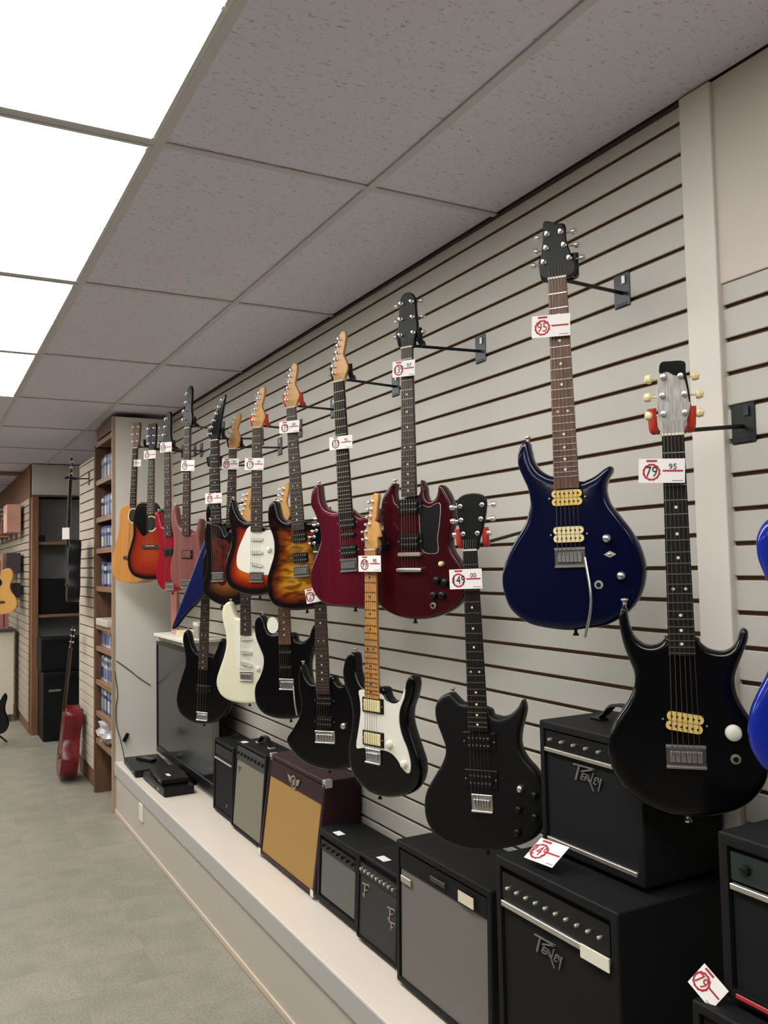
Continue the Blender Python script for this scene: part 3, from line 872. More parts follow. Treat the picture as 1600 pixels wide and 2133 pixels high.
auto_smooth(unit_post)
BTN = {}
def tuner(parent, x, y, z, side, m, big=1.0):
    key = (m.name, big)
    if key not in BTN:
        BTN[key] = tuner_button_mesh(m, big)
    p = obj('tuner', unit_post, None, parent, loc=(x, y, z))
    b = obj('tuner_button', BTN[key], None, p, loc=(-side*0.006, 0, 0) if False else (0, 0, 0))
    b.location = ((-0.010 if side < 0 else 0.010), 0, 0)
    if side > 0:
        b.rotation_euler = (0, 0, PI)
        b.location = (0.010, 0.024, 0)
    return p

def humbucker(parent, x, y, z, m, rot=0.0, covered=False, w=0.070, ring=M_blackplastic, name='pickup'):
    bm = BM()
    if ring is not None:
        box(bm, -w/2-0.011, w/2+0.011, -0.004, 0.001, -0.0235, 0.0235, 0.0015)
        r_ = obj(name, bm, ring, parent, loc=(x, y, z), rot=(0, rot, 0))
    else:
        box(bm, -w/2, w/2, -0.003, 0.001, -0.0185, 0.0185, 0.001)
        r_ = obj(name, bm, M_blackplastic, parent, loc=(x, y, z), rot=(0, rot, 0))
    if covered:
        obj('pickup_cover', bxm(-w/2, w/2, -0.009, -0.003, -0.018, 0.018, 0.002, 2), m, r_)
    else:
        for s in (-1, 1):
            pts = []
            rr = 0.0088
            for k in range(9):
                a = -PI/2+PI*k/8
                pts.append((w/2-rr+rr*math.cos(a), s*0.0093+rr*math.sin(a)))
            for k in range(9):
                a = PI/2+PI*k/8
                pts.append((-w/2+rr+rr*math.cos(a), s*0.0093+rr*math.sin(a)))
            bm = BM()
            prism(bm, pts, -0.009, -0.003)
            obj('bobbin', bm, m, r_)
            bm = BM()
            for k in range(6):
                cyl(bm, 0.0024, -0.0098, -0.008, 'y', (-0.026+k*0.0104, 0, s*0.0093), 8)
            obj('pole_pieces', bm, M_blackmetal if m not in (M_blackplastic,) else M_nickel, r_)
    for s in (-1, 1):
        bm = BM()
        lathe(bm, [(0.0024, 0), (0.0020, -0.002), (0, -0.0022)], 'y', (s*(w/2+0.0065), -0.004, 0), 8)
        obj('screw', bm, M_nickel, r_)
    return r_

def single_coil(parent, x, y, z, m, rot=0.0):
    bm = BM()
    rr = 0.0085
    pts = [(0.033-rr+rr*math.cos(-PI/2+PI*k/8), rr*math.sin(-PI/2+PI*k/8)) for k in range(9)]+[(-0.033+rr+rr*math.cos(PI/2+PI*k/8), rr*math.sin(PI/2+PI*k/8)) for k in range(9)]
    prism(bm, pts, -0.008, 0.001)
    r_ = obj('pickup', bm, m, parent, loc=(x, y, z), rot=(0, rot, 0))
    bm = BM()
    for k in range(6):
        cyl(bm, 0.0024, -0.0088, -0.007, 'y', (-0.025+k*0.0100, 0, 0), 8)
    obj('pole_pieces', bm, M_nickel, r_)
    return r_

def bridge_plate(parent, x, y, z, w=0.072, h=0.042, m=M_nickel, n=6, saddle=M_chrome, rot=0.0, nm='bridge'):
    r_ = obj(nm, bxm(-w/2, w/2, -0.004, 0.001, -h/2, h/2, 0.001), m, parent, loc=(x, y, z), rot=(0, rot, 0))
    sw = (w-0.014)/n
    for k in range(n):
        cx = -w/2+0.007+sw*(k+0.5)
        bm = BM()
        box(bm, cx-sw*0.43, cx+sw*0.43, -0.011, -0.004, -h*0.22, h*0.24, 0.0008)
        obj('saddle', bm, saddle, r_)
    obj('rear_lip', bxm(-w/2, w/2, -0.009, -0.004, -h/2, -h/2+0.005, 0.0008), saddle, r_)
    obj('front_lip', bxm(-w/2, w/2, -0.007, -0.004, h/2-0.006, h/2, 0.0008), saddle, r_)
    return r_

def knob(parent, x, y, z, m, r=0.0115, h=0.015, nm='knob'):
    bm = BM()
    lathe(bm, [(r*1.04, 0.0), (r, -h*0.6), (r*0.88, -h*0.85), (r*0.6, -h), (0, -h*1.06)], 'y', (0, 0, 0), 18)
    return obj(nm, bm, m, parent, smooth=True, loc=(x, y, z))

def gmatrix(loc, psi, rho):
    ps = math.radians(psi)
    h = Vector((math.sin(ps), -math.cos(ps), 0))
    l = Vector((math.cos(ps), math.sin(ps), 0))
    c, s = math.cos(rho), math.sin(rho)
    x = h*c+Vector((0, 0, 1))*s
    z = -h*s+Vector((0, 0, 1))*c
    return Matrix(((x.x, l.x, z.x, loc[0]), (x.y, l.y, z.y, loc[1]), (x.z, l.z, z.z, loc[2]), (0, 0, 0, 1)))

GUITARS = {}
def guitar(key, name, label, body_m, T=0.045, rad=0.012, board=M_rosewood, neck_m=M_mapleback, head=None, head_m=M_blackplastic,
           head_y=0.006, posts='six', btn=M_chrome, pk=(), bridge='plate', bw=0.072, knob_m=M_blackplastic, nfr=22, nstr=6, dots=True,
           pg=None, pg_edge=None, strap=True, cat='guitar', group=None, dome=0.0, acoustic=False, nut_m=M_white, string_spread=0.052, frets=True, btn_big=1.0, bridge_m=M_darknickel, knob_r=0.0115):
    d = GD[key]
    ps_ = math.radians(d['psi'])
    sh_ = 0.012 if key[0] in 'ULBA' else 0.0
    loc_ = (d['loc'][0]+sh_*math.cos(ps_), d['loc'][1]+sh_*math.sin(ps_), d['loc'][2])
    t = thing(name, label, cat, matrix=gmatrix(loc_, d['psi'], d['rho']), group=group)
    GUITARS[key] = t
    out = spline(d['out'], 4)
    F = -T/2-dome*0.9
    L, E = d['L'], d['end']
    w0, w1 = d['w0'], d['w1']
    body = obj('body', slab('body', out, T, rad, body_m, dome), None, t)
    # neck wood behind the board, runs from the headstock into the body
    fb_y = F-0.010
    bm = BM()
    rings = []
    zs = [E+0.001, E+0.02, E+0.08, (E+L)/2, L-0.03, L]
    for z in zs:
        k = (L-z)/(L-E)
        wv = (w0+(w1-w0)*min(max(k, 0), 1))/2-0.0005
        dp = 0.020 if z > E+0.03 else (0.022 if acoustic else 0.020)
        ring = []
        for i in range(9):
            a = PI*i/8
            ring.append(bm.verts.new((wv*math.cos(a), fb_y+0.004+dp*math.sin(a), z)))
        rings.append(ring)
    for a, b in zip(rings, rings[1:]):
        for i in range(8):
            bm.faces.new((a[i], a[i+1], b[i+1], b[i]))
        bm.faces.new((a[0], b[0], b[8], a[8]))
    bm.faces.new(rings[0])
    bm.faces.new(rings[-1])
    obj('neck', bm, neck_m, t, smooth=True)
    # fingerboard with a gentle crown
    bm = BM()
    A, B = [], []
    for z, w in ((E, w1), (L, w0)):
        top = []
        for i in range(7):
            u_ = -1+2*i/6
            top.append(bm.verts.new((u_*w/2, fb_y-0.0016*(1-u_*u_), z)))
        bot = [bm.verts.new((w/2, fb_y+0.0052, z)), bm.verts.new((-w/2, fb_y+0.0052, z))]
        A.append(top+bot)
    n_ = len(A[0])
    for i in range(n_):
        j = (i+1) % n_
        bm.faces.new((A[0][i], A[0][j], A[1][j], A[1][i]))
    bm.faces.new(A[0])
    bm.faces.new(A[1])
    fb = obj('fingerboard', bm, board, t)
    br = d.get('br')
    scale = (L-br[1]) if br else 0.648
    if frets:
        for n in range(1, nfr+1):
            z = L-scale*(1-2**(-n/12))
            if z < E+0.004:
                break
            k = (L-z)/(L-E)
            f = obj('fret', unit_fret, None, fb, loc=(0, fb_y-0.0014, z))
            f.scale = (w0+(w1-w0)*k-0.001, 1, 1)
        if dots:
            for n in (3, 5, 7, 9, 12, 15, 17, 19, 21):
                z = (L-scale*(1-2**(-(n-0.5)/12)))
                if z < E+0.006:
                    break
                for dx in ((-0.012, 0.012) if n == 12 else (0,)):
                    obj('inlay', unit_dot_dark if board is M_maple else unit_dot, None, fb, loc=(dx, fb_y-0.0016, z))
    obj('nut', bxm(-w0/2, w0/2, fb_y-0.003, fb_y+0.004, L-0.001, L+0.004, 0.0006), nut_m, t)
    # headstock
    hp = head if head else [(x, z-L) for x, z in d['head']]
    hp = [(x, z) for x, z in hp]
    hs_ = spline([(x, z) for x, z in hp], 3)
    hy = fb_y+head_y
    hm = slab('headstock', [(x, z+L) for x, z in hs_], 0.014, 0.0025, head_m, 0.0, 0.05)
    hd = obj('headstock', hm, None, t, loc=(0, hy+0.007, 0))
    hy = 0.0-0.007
    xs_z = lambda z: (min(p[0] for p in hs_ if abs(p[1]-z) < 0.012), max(p[0] for p in hs_ if abs(p[1]-z) < 0.012))
    tops = max(p[1] for p in hs_)
    if posts == 'six':
        for i in range(6):
            z = 0.035+i*(tops-0.062)/5
            x0_ = xs_z(z)[0]
            tuner(hd, x0_+0.012, hy, L+z, -1, btn, btn_big*0.72)
    elif posts == 'four':
        for i in range(4):
            z = 0.05+i*(tops-0.09)/3
            x0_ = xs_z(z)[0]
            tuner(hd, x0_+0.014, hy, L+z, -1, btn, 1.5)
    elif posts == 'three':
        for i in range(3):
            z = 0.045+i*(tops-0.078)/2
            a, b = xs_z(z)
            tuner(hd, a+0.011, hy, L+z, -1, btn, btn_big)
            tuner(hd, b-0.011, hy, L+z, 1, btn, btn_big)
    # pickguard
    if pg is not None and 'pg' in d:
        bm = BM()
        pp = spline(d['pg'], 3)
        if pg_edge is not None:
            cx = sum(p[0] for p in pp)/len(pp)
            cz = sum(p[1] for p in pp)/len(pp)
            prism(bm, pp, F-0.0014, F+0.0005)
            po = obj('pickguard', bm, pg_edge, t)
            bm = BM()
            prism(bm, [(cx+(x-cx)*0.965, cz+(z-cz)*0.985) for x, z in pp], F-0.0022, F-0.0012)
            obj('pickguard_face', bm, pg, po)
        else:
            prism(bm, pp, F-0.0022, F+0.0005)
            obj('pickguard', bm, pg, t)
    PF = F-0.0022 if (pg is not None and 'pg' in d) else F
    for it in pk:
        f, kind, m = it[0], it[1], it[2]
        rot = it[3] if len(it) > 3 else 0.0
        x, z = d[f]
        x = x*0.35 if f.startswith('p') else x
        if kind == 'hb':
            humbucker(t, x, PF, z, m, rot)
        elif kind == 'hbo':
            humbucker(t, x, PF, z, m, rot, ring=None)
        elif kind == 'cov':
            humbucker(t, x, PF, z, m, rot, covered=True)
        elif kind == 'sc':
            single_coil(t, x, PF, z, m, rot)
    sy = PF-0.012
    if br:
        bx, bz = br
        bx = 0.0
        if bridge == 'plate':
            bridge_plate(t, bx, PF, bz-0.004, bw, 0.046, bridge_m, nstr)
        elif bridge == 'tom':
            q = obj('bridge', bxm(-0.042, 0.042, -0.015, -0.005, -0.006, 0.006, 0.002), M_nickel, t, loc=(0, F, bz))
            for s in (-1, 1):
                bm = BM()
                cyl(bm, 0.005, -0.006, 0.002, 'y', (s*0.037, 0, 0), 10)
                obj('bridge_post', bm, M_nickel, q)
            tx, tz = d.get('tp', (0, bz-0.05))
            bm = BM()
            tube(bm, [(-0.046, -0.011, 0), (-0.03, -0.012, 0), (0.03, -0.012, 0), (0.046, -0.011, 0)], [0.006, 0.0075, 0.0075, 0.006], 12)
            obj('tailpiece', bm, M_chrome, t, smooth=True, loc=(0, F, tz))
        elif bridge == 'acoustic':
            bm = BM()
            pts = [(-0.075, -0.008), (-0.05, -0.013), (0.05, -0.013), (0.075, -0.008), (0.075, 0.006), (0.05, 0.012), (-0.05, 0.012), (-0.075, 0.006)]
            prism(bm, pts, -0.008, 0.001)
            q = obj('bridge', bm, bridge_m, t, loc=(0, F, bz))
            obj('saddle', bxm(-0.036, 0.036, -0.011, -0.008, 0.003, 0.006), M_white, q)
    for i, kq in enumerate(d.get('k', [])):
        knob(t, kq[0], F, kq[1], knob_m if not isinstance(knob_m, (list, tuple)) else knob_m[i % len(knob_m)], knob_r)
    if 'jk' in d:
        bm = BM()
        lathe(bm, [(0.010, 0), (0.010, -0.002), (0.006, -0.002), (0.006, -0.004), (0.004, -0.004), (0.004, 0.006), (0, 0.006)], 'y', (0, 0, 0), 16)
        jk_ = obj('output_jack', bm, M_nickel, t, loc=(d['jk'][0], F, d['jk'][1]))
        bm = BM()
        cyl(bm, 0.0052, -0.0046, -0.0038, 'y', (0, 0, 0), 14)
        obj('jack_hole', bm, M_blackplastic, jk_)
    if 'arm' in d:
        bm = BM()
        pts = spline([(x, F-0.016-0.012*min(1, i), z) for i, (x, z) in enumerate(d['arm'])], 5, False)
        tube(bm, pts, 0.0032, 8)
        obj('tremolo_arm', bm, M_chrome, t, smooth=True)
    if strap:
        bm = BM()
        lathe(bm, [(0.004, 0.002), (0.004, -0.006), (0.0075, -0.010), (0.007, -0.013), (0, -0.014)], 'z', (0, 0, 0), 12)
        z0_ = min((p for p in out if abs(p[0]) < 0.03), key=lambda p: p[1])[1]
        obj('strap_button', bm, M_chrome if strap == 'chrome' else M_blackmetal, t, smooth=True, loc=(0, 0, z0_))
        hx, hz = min(((x, z) for x, z in out if x < -0.04), key=lambda p: -p[1])
        bm = BM()
        lathe(bm, [(0.004, -0.002), (0.004, 0.005), (0.0075, 0.009), (0.007, 0.012), (0, 0.013)], 'z', (0, 0, 0), 12)
        obj('strap_button', bm, M_nickel, t, smooth=True, loc=(hx, 0, hz))
    # strings
    if nstr and br:
        tz = d['tp'][1] if 'tp' in d else br[1]
        for i in range(nstr):
            u_ = (i/(nstr-1)-0.5)
            xa, xb = u_*(w0-0.008), u_*string_spread
            bm = BM()
            rr = 0.00075-0.00035*i/(nstr-1) if nstr == 6 else 0.0012-0.0005*i/(nstr-1)
            tube(bm, [(xa*1.05, fb_y+0.002, L+0.03), (xa, fb_y-0.0035, L+0.003), (xb, sy, br[1])] + ([(xb, F-0.012, tz)] if tz != br[1] else []), rr, 5)
            obj('string', bm, M_string, t)
    return t

W33 = None
guitar('U1', 'electric_guitar', 'glossy navy double-cut electric guitar with two cream pickups and long tremolo arm', M_navy, board=M_rosered, neck_m=M_mahog,
       head_m=M_blackmat, posts='three', pk=(('p1', 'hbo', M_yellow), ('p2', 'hbo', M_cream)), knob_m=M_chrome, bw=0.07, dome=0.004, group='electric guitars on the slat wall', strap=True, knob_r=0.0095)
u1 = GUITARS['U1']
F1 = -0.0225-0.0036
bm = BM()
prism(bm, [(-0.014, 0), (0, -0.008), (0.014, 0), (0, 0.008)], -0.0015, 0.001)
sw_ = obj('switch_plate', bm, M_nickel, u1, loc=(GD['U1']['sw'][0], F1, GD['U1']['sw'][1]))
bm = BM()
lathe(bm, [(0.004, -0.001), (0.002, -0.004), (0.0016, -0.016), (0.0028, -0.02), (0, -0.022)], 'y', (0, 0, 0), 10)
obj('switch_lever', bm, M_chrome, sw_, smooth=True)

guitar('U2', 'electric_guitar', 'cherry red double-horned electric guitar with black pickguard and rounded black headstock', M_cherry, T=0.038, rad=0.010, board=M_rosewood, neck_m=M_cherry,
       head=[(-.0215, 0), (-.026, .025), (-.036, .055), (-.034, .09), (-.031, .125), (-.030, .15), (-.018, .172), (.0, .178), (.018, .172), (.030, .15), (.031, .125), (.034, .09), (.036, .055), (.026, .025), (.0215, 0)],
       head_m=M_blackmat, posts='three', pk=(('p1', 'hb', M_blackplastic), ('p2', 'hb', M_blackplastic)), bridge='tom', pg=M_blackplastic, pg_edge=M_white, group='electric guitars on the slat wall')
knob(GUITARS['U2'], GD['U2']['sw'][0], -0.019, GD['U2']['sw'][1], M_cream, 0.008, 0.012, 'switch_tip')

guitar('U3', 'electric_guitar', 'glossy burgundy electric guitar with three black pickups and natural maple headstock', M_burg, board=M_ebony, head=STRAT_HEAD, head_m=M_maplehead,
       pk=(('p1', 'hbo', M_blackplastic), ('p2', 'sc', M_blackplastic), ('p3', 'hbo', M_blackplastic)), group='electric guitars on the slat wall', dots=False)
guitar('U4', 'electric_guitar', 'quilted amber sunburst electric guitar with black pickups and maple headstock', B_quilt, board=M_rosewood, head=STRAT_HEAD, head_m=M_maplehead,
       pk=(('p1', 'hbo', M_blackplastic), ('p2', 'hbo', M_blackplastic)), group='electric guitars on the slat wall')
guitar('U5', 'electric_guitar', 'orange and black sunburst electric guitar with large white pickguard', B_three, board=M_rosewood, head=STRAT_HEAD, head_m=M_maplehead,
       pk=(('p1', 'sc', M_white), ('p2', 'sc', M_white), ('p3', 'sc', M_white, 0.2)), pg=M_white, knob_m=M_white, group='electric guitars on the slat wall')
guitar('U6', 'electric_guitar', 'maple-headed guitar with dark body mostly hidden behind the orange sunburst guitar', B_two, board=M_rosewood, head=STRAT_HEAD, head_m=M_maplehead, group='electric guitars on the slat wall')
guitar('U7', 'electric_guitar', 'tobacco sunburst guitar with pointed black headstock beside the deep blue wing', B_two, board=M_ebony, head=POINT_HEAD, head_m=M_black,
       pg=M_tortoise, btn=M_chrome, bridge='plate', group='electric guitars on the slat wall')
guitar('U8', 'electric_guitar', 'deep blue V-shaped electric guitar with one long pointed wing showing', M_vblue, board=M_ebony, head=POINT_HEAD[:6]+[(0.03, 0.15), (0.034, 0.06), (0.0215, 0)], head_m=M_black, strap=False, posts='none', group='electric guitars on the slat wall')
guitar('B2', 'bass_guitar', 'walnut brown bass guitar with long pale neck hung highest at the far end', M_brownbass, board=M_rosewood, head=BASS_HEAD, head_m=M_blackplastic, posts='four', nstr=4,
       pk=(('p1', 'cov', M_brownbass),), neck_m=M_brownbass, group='bass guitars at the far end', cat='bass guitar')
guitar('B1', 'bass_guitar', 'crimson red bass guitar hanging between the brown bass and the acoustic guitars', M_redbass, board=M_rosewood, head=BASS_HEAD, head_m=M_blackmat, posts='four', nstr=4,
       pk=(('p1', 'cov', M_blackplastic),), bridge_m=M_nickel, group='bass guitars at the far end', cat='bass guitar')
guitar('A2', 'acoustic_guitar', 'cherry sunburst acoustic guitar with a black upper bout', B_acou, T=0.09, rad=0.006, board=M_rosewood, head=ACOU_HEAD, head_m=M_blackmat, posts='three', bridge='acoustic', bridge_m=M_rosewood,
       acoustic=True, strap=False, group='acoustic guitars at the far end', cat='acoustic guitar', nfr=18)
guitar('A1', 'acoustic_guitar', 'natural honey-coloured acoustic guitar against the grey end panel', M_natural, T=0.10, rad=0.006, board=M_ebony, head=ACOU_HEAD, head_m=mat('brown_head_veneer', (104, 70, 48), 0.4), posts='three',
       bridge='acoustic', bridge_m=M_rosewood, acoustic=True, strap=False, group='acoustic guitars at the far end', cat='acoustic guitar', nfr=18)
for key, hz in (('A2', 0.12), ('A1', 0.12)):
    d = GD[key]
    T_ = 0.09 if key == 'A2' else 0.10
    bm = BM()
    x, z = 0.0, d['end']-0.055
    cyl(bm, 0.05, -0.0012, 0.0005, 'y', (x, -T_/2, z), 28)
    q = obj('rosette', bm, M_cream, GUITARS[key])
    bm = BM()
    cyl(bm, 0.043, -0.0018, -0.001, 'y', (x, -T_/2, z), 28)
    obj('sound_hole', bm, mat('sound_hole_dark', (10, 8, 7), 0.9), q)
bm = BM()
prism(bm, spline([(-0.02, 0.30), (-0.06, 0.27), (-0.10, 0.30), (-0.135, 0.36), (-0.12, 0.43), (-0.07, 0.455), (-0.03, 0.44), (-0.025, 0.37)], 4), -0.0475, -0.0445)
obj('black_upper_bout', bm, M_black, GUITARS['A2'])

guitar('L1', 'electric_guitar', 'black double-cut guitar with a single yellow pickup, white knob and silver-grey headstock', M_black, board=M_ebony, neck_m=M_mahog,
       head_m=mat('silver_grey_headstock', (190, 186, 180), 0.35, noise=(30, (150, 146, 140), 3, (10, 10, 1))), posts='three', btn=M_cream, pk=(('p1', 'hbo', M_yellow, 0.14),), knob_m=M_white, nfr=24,  # headstock face is silver-grey with darker streaks
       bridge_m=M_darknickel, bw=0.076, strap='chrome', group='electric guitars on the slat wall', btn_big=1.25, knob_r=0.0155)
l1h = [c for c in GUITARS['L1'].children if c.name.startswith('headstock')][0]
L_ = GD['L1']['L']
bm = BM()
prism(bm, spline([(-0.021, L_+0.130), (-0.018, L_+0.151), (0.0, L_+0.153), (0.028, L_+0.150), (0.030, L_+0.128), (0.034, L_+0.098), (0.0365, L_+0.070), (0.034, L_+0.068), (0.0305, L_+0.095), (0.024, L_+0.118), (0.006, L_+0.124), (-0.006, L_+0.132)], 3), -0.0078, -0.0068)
obj('black_head_border', bm, M_black, l1h)  # black band over the top and right side of the headstock
guitar('L2', 'electric_guitar', 'matte black single-cut style guitar hanging above the grey-grilled amplifier', M_blackmat, board=M_ebony, neck_m=M_blackmat, head_m=M_blackmat, posts='three',
       pk=(('p1', 'hb', M_blackplastic), ('p2', 'hb', M_blackplastic)), knob_m=[M_chrome, M_blackplastic, M_blackplastic, M_blackplastic, M_blackplastic], bridge_m=M_nickel, bw=0.058, group='electric guitars on the slat wall', knob_r=0.0095)
guitar('L3', 'electric_guitar', 'black electric guitar with a white pickguard and one-piece maple neck', M_black, board=M_maple, head_m=M_maplehead,
       pk=(('p1', 'cov', M_cream), ('p2', 'cov', M_cream)), pg=M_white, knob_m=M_white, group='electric guitars on the slat wall', bw=0.064, bridge_m=M_chrome)
guitar('L4', 'electric_guitar', 'black pointed-body electric guitar above the tan and burgundy amplifier', M_black, board=M_rosewood, head=STRAT_HEAD, head_m=M_black,
       pk=(('p1', 'hbo', M_blackplastic), ('p2', 'hbo', M_blackplastic)), knob_m=M_chrome, bw=0.085, bridge_m=M_nickel, nfr=24, group='electric guitars on the slat wall')
guitar('L5', 'electric_guitar', 'black electric guitar with rosewood neck hung right of the white guitar', M_black, board=M_rosered, head=STRAT_HEAD, head_m=M_maplehead,
       pk=(('p1', 'sc', M_blackplastic), ('p2', 'sc', M_blackplastic)), bridge_m=M_chrome, group='electric guitars on the slat wall')
guitar('L6', 'electric_guitar', 'vintage white electric guitar with white pickguard', M_olympic, board=M_rosewood, head=STRAT_HEAD, head_m=M_maplehead,
       pk=(('p1', 'sc', M_white), ('p2', 'sc', M_white), ('p3', 'sc', M_white, 0.2)), pg=M_white, knob_m=M_white, bridge_m=M_nickel, group='electric guitars on the slat wall')
guitar('L7', 'bass_guitar', 'black bass guitar with chrome bridge in front of the television', M_black, board=M_rosewood, head=BASS_HEAD, head_m=M_black, posts='four', nstr=4,
       pk=(('p1', 'cov', M_blackplastic),), bridge_m=M_chrome, bw=0.07, group='bass guitars at the far end', cat='bass guitar', nfr=20)
guitar('L0', 'electric_guitar', 'bright blue glossy guitar body cut off by the right edge of the view', M_blue, T=0.05, rad=0.016, board=M_rosewood, head=STRAT_HEAD, head_m=M_maplehead, group='electric guitars on the slat wall')

# ------------------------------------------------------------------ wall hangers
def world_of(key, x, y, z):
    return GUITARS[key].matrix_world @ Vector((x, y, z))
bpy.context.view_layer.update()
HANG = {'U1': (1.6331, 2.3421), 'U2': (2.2729, 2.3358), 'U3': (2.8388, 2.3288), 'U4': (3.40, 2.3347), 'U5': (3.78, 2.300), 'U6': (4.0379, 2.248), 'U7': (4.30, 2.33), 'U8': (4.40, 2.20),
        'B2': (4.95, 2.47), 'B1': (5.40, 2.40), 'A2': (5.55, 2.42), 'A1': (5.85, 2.45), 'L1': (1.2804, 1.9425), 'L2': (2.02, 1.7501), 'L3': (2.55, 1.74), 'L4': (3.08, 1.74), 'L5': (3.47, 1.86), 'L6': (4.0, 1.88), 'L7': (4.70, 1.73), 'L0': (0.90, 2.17)}
HLAB = {'U1': 'navy guitar', 'U2': 'cherry red guitar', 'U3': 'burgundy guitar', 'U4': 'quilted sunburst guitar', 'U5': 'orange sunburst guitar', 'U6': 'half-hidden maple-headed guitar', 'U7': 'tobacco sunburst guitar',
        'U8': 'blue V-shaped guitar', 'B2': 'brown bass', 'B1': 'crimson bass', 'A2': 'sunburst acoustic guitar', 'A1': 'honey acoustic guitar', 'L1': 'guitar with the silver headstock', 'L2': 'matte black guitar',
        'L3': 'black guitar with white pickguard', 'L4': 'pointed black guitar', 'L5': 'black guitar right of the white one', 'L6': 'white guitar', 'L7': 'black bass', 'L0': 'bright blue guitar'}
M_plate = mat('hanger_plate_steel', (62, 64, 68), 0.35, metal=0.6)
REDS = {'L1', 'L2', 'U5', 'U4'}
for key, (py, pz) in HANG.items():
    d = GD[key]
    yk = world_of(key, 0, 0.012, d['L']+0.016)
    t = thing('guitar_hanger', 'black wall hanger holding the '+HLAB[key], 'hanger', loc=(XW, py, pz), group='guitar hangers on the slat wall')
    big = key == 'L1'
    s = 0.031 if big else 0.028
    hgt = 0.044
    q = obj('plate', bxm(-0.004, 0.004, -s, s, -hgt, hgt, 0.002), M_blackmetal if big else M_plate, t)
    bm = BM()
    box(bm, -0.008, -0.003, -s*0.6, -s*0.2, hgt*0.35, hgt*0.8)
    obj('hook_tab', bm, M_nickel if not big else M_plate, q)
    bm = BM()
    box(bm, -0.0055, -0.003, -s*0.7, s*0.7, -hgt*0.95, -hgt*0.75, 0.001)
    obj('lower_lip', bm, M_blackmetal, q)
    rel = yk-Vector((XW, py, pz))
    m_ = GUITARS[key].matrix_world
    xh = Vector((m_[0][0], m_[1][0], m_[2][0]))
    yl = Vector((m_[0][1], m_[1][1], m_[2][1]))
    end = rel+yl*0.018
    bm = BM()
    tube(bm, [(-0.002, 0, -0.006), end], 0.0048, 10)
    obj('arm', bm, M_blackmetal, t, smooth=True)
    sleeve = M_red if key in REDS else M_blackplastic
    for sg in (-1, 1):
        a = end
        b = end+xh*sg*0.032+yl*-0.002
        c = end+xh*sg*0.037+yl*-0.036+Vector((0, 0, 0.004))
        e_ = end+xh*sg*0.039+yl*-0.044+Vector((0, 0, 0.040))
        bm = BM()
        tube(bm, spline([tuple(a), tuple(b), tuple(c), tuple(e_)], 5, False), 0.0042, 8)
        p_ = obj('prong', bm, M_blackmetal, t, smooth=True)
        bm = BM()
        tube(bm, spline([tuple(b+(c-b)*0.45), tuple(c), tuple(e_+Vector((0, 0, 0.004)))], 5, False), 0.0092, 10)
        obj('sleeve', bm, sleeve, p_, smooth=True)

# ------------------------------------------------------------------ price cards
def price_card(name, label, matrix, w, h, big, small, black=True, group='price cards'):
    t = thing(name, label, 'price card', matrix=matrix, group=group)
    obj('card', bxm(-w/2, w/2, -0.0004, 0.0004, -h/2, h/2), M_card, t)
    bm = BM()
    n = 24
    cx, cz, ro, ri = -w*0.22, -h*0.06, h*0.34, h*0.27
    o_ = [bm.verts.new((cx+ro*(1+0.08*(i % 2))*math.cos(2*PI*i/n), -0.0006, cz+ro*(1+0.08*(i % 2))*math.sin(2*PI*i/n))) for i in range(n)]
    i_ = [bm.verts.new((cx+ri*math.cos(2*PI*i/n), -0.0006, cz+ri*math.sin(2*PI*i/n))) for i in range(n)]
    for i in range(n):
        j = (i+1) % n
        bm.faces.new((o_[i], o_[j], i_[j], i_[i]))
    obj('printed_ring', bm, M_inkred, t)
    obj('printed_banner', bxm(cx-h*0.2, cx+h*0.22, -0.0007, -0.0005, h*0.36, h*0.45), M_inkred, t)
    obj('printed_line', bxm(w*0.02, w*0.46, -0.0007, -0.0005, -h*0.04, h*0.035), M_inkred, t)
    obj('printed_footer', bxm(w*0.22, w*0.46, -0.0007, -0.0005, -h*0.42, -h*0.39), mat('grey_print', (120, 120, 120), 0.7), t)
    ink = M_ink if black else M_inkred
    me = text_mesh(big, h*0.62, ink)
    o = obj('written_price', me, None, t, loc=(cx, -0.0010, cz), rot=(PI/2, 0, 0))
    o.scale = (0.8, 1, 1)
    if small:
        me = text_mesh(small, h*0.34, ink)
        obj('written_cents', me, None, t, loc=(w*0.24, -0.0010, h*0.16), rot=(PI/2, 0, 0))
    return t

def neck_card(key, z, x, big, small, w=0.078, h=0.043, tilt=0.0, black=True):
    d = GD[key]
    m = GUITARS[key].matrix_world @ Matrix.Translation((x, -0.048 if key[0] != 'A' else -0.075, z)) @ Matrix.Rotation(tilt, 4, 'Y')
    price_card('price_card', 'white price card on the neck of the '+HLAB[key], m, w, h, big, small, black)
neck_card('U1', 0.708, -0.017, '95', None, 0.090, 0.052, 0.05, black=False)
neck_card('U2', 0.781, 0.001, '139', '97', 0.085, 0.050, 0.04)
neck_card('U3', 0.584, 0.008, '159', '95', 0.100, 0.046, 0.04)
neck_card('U4', 0.732, -0.002, '179', '00', 0.095, 0.048, 0.05)
neck_card('U5', 0.578, -0.001, '119', '97', 0.100, 0.052, 0.05)
neck_card('U6', 0.658, 0.0, '99', '95', 0.100, 0.055, 0.03)
neck_card('U7', 0.527, 0.001, '99', '97', 0.100, 0.050, 0.03)
neck_card('B2', 0.664, 0.030, '199', None, 0.110, 0.058, 0.05)
neck_card('B1', 0.835, 0.012, '149', None, 0.100, 0.058, 0.05)
neck_card('A2', 0.770, 0.010, '139', None, 0.100, 0.052, 0.0)
neck_card('A1', 0.784, 0.051, '99', None, 0.071, 0.045, 0.0)
neck_card('L1', 0.693, -0.025, '79', '95', 0.089, 0.049, 0.045)
neck_card('L2', 0.707, -0.009, '149', '00', 0.091, 0.052, 0.0)
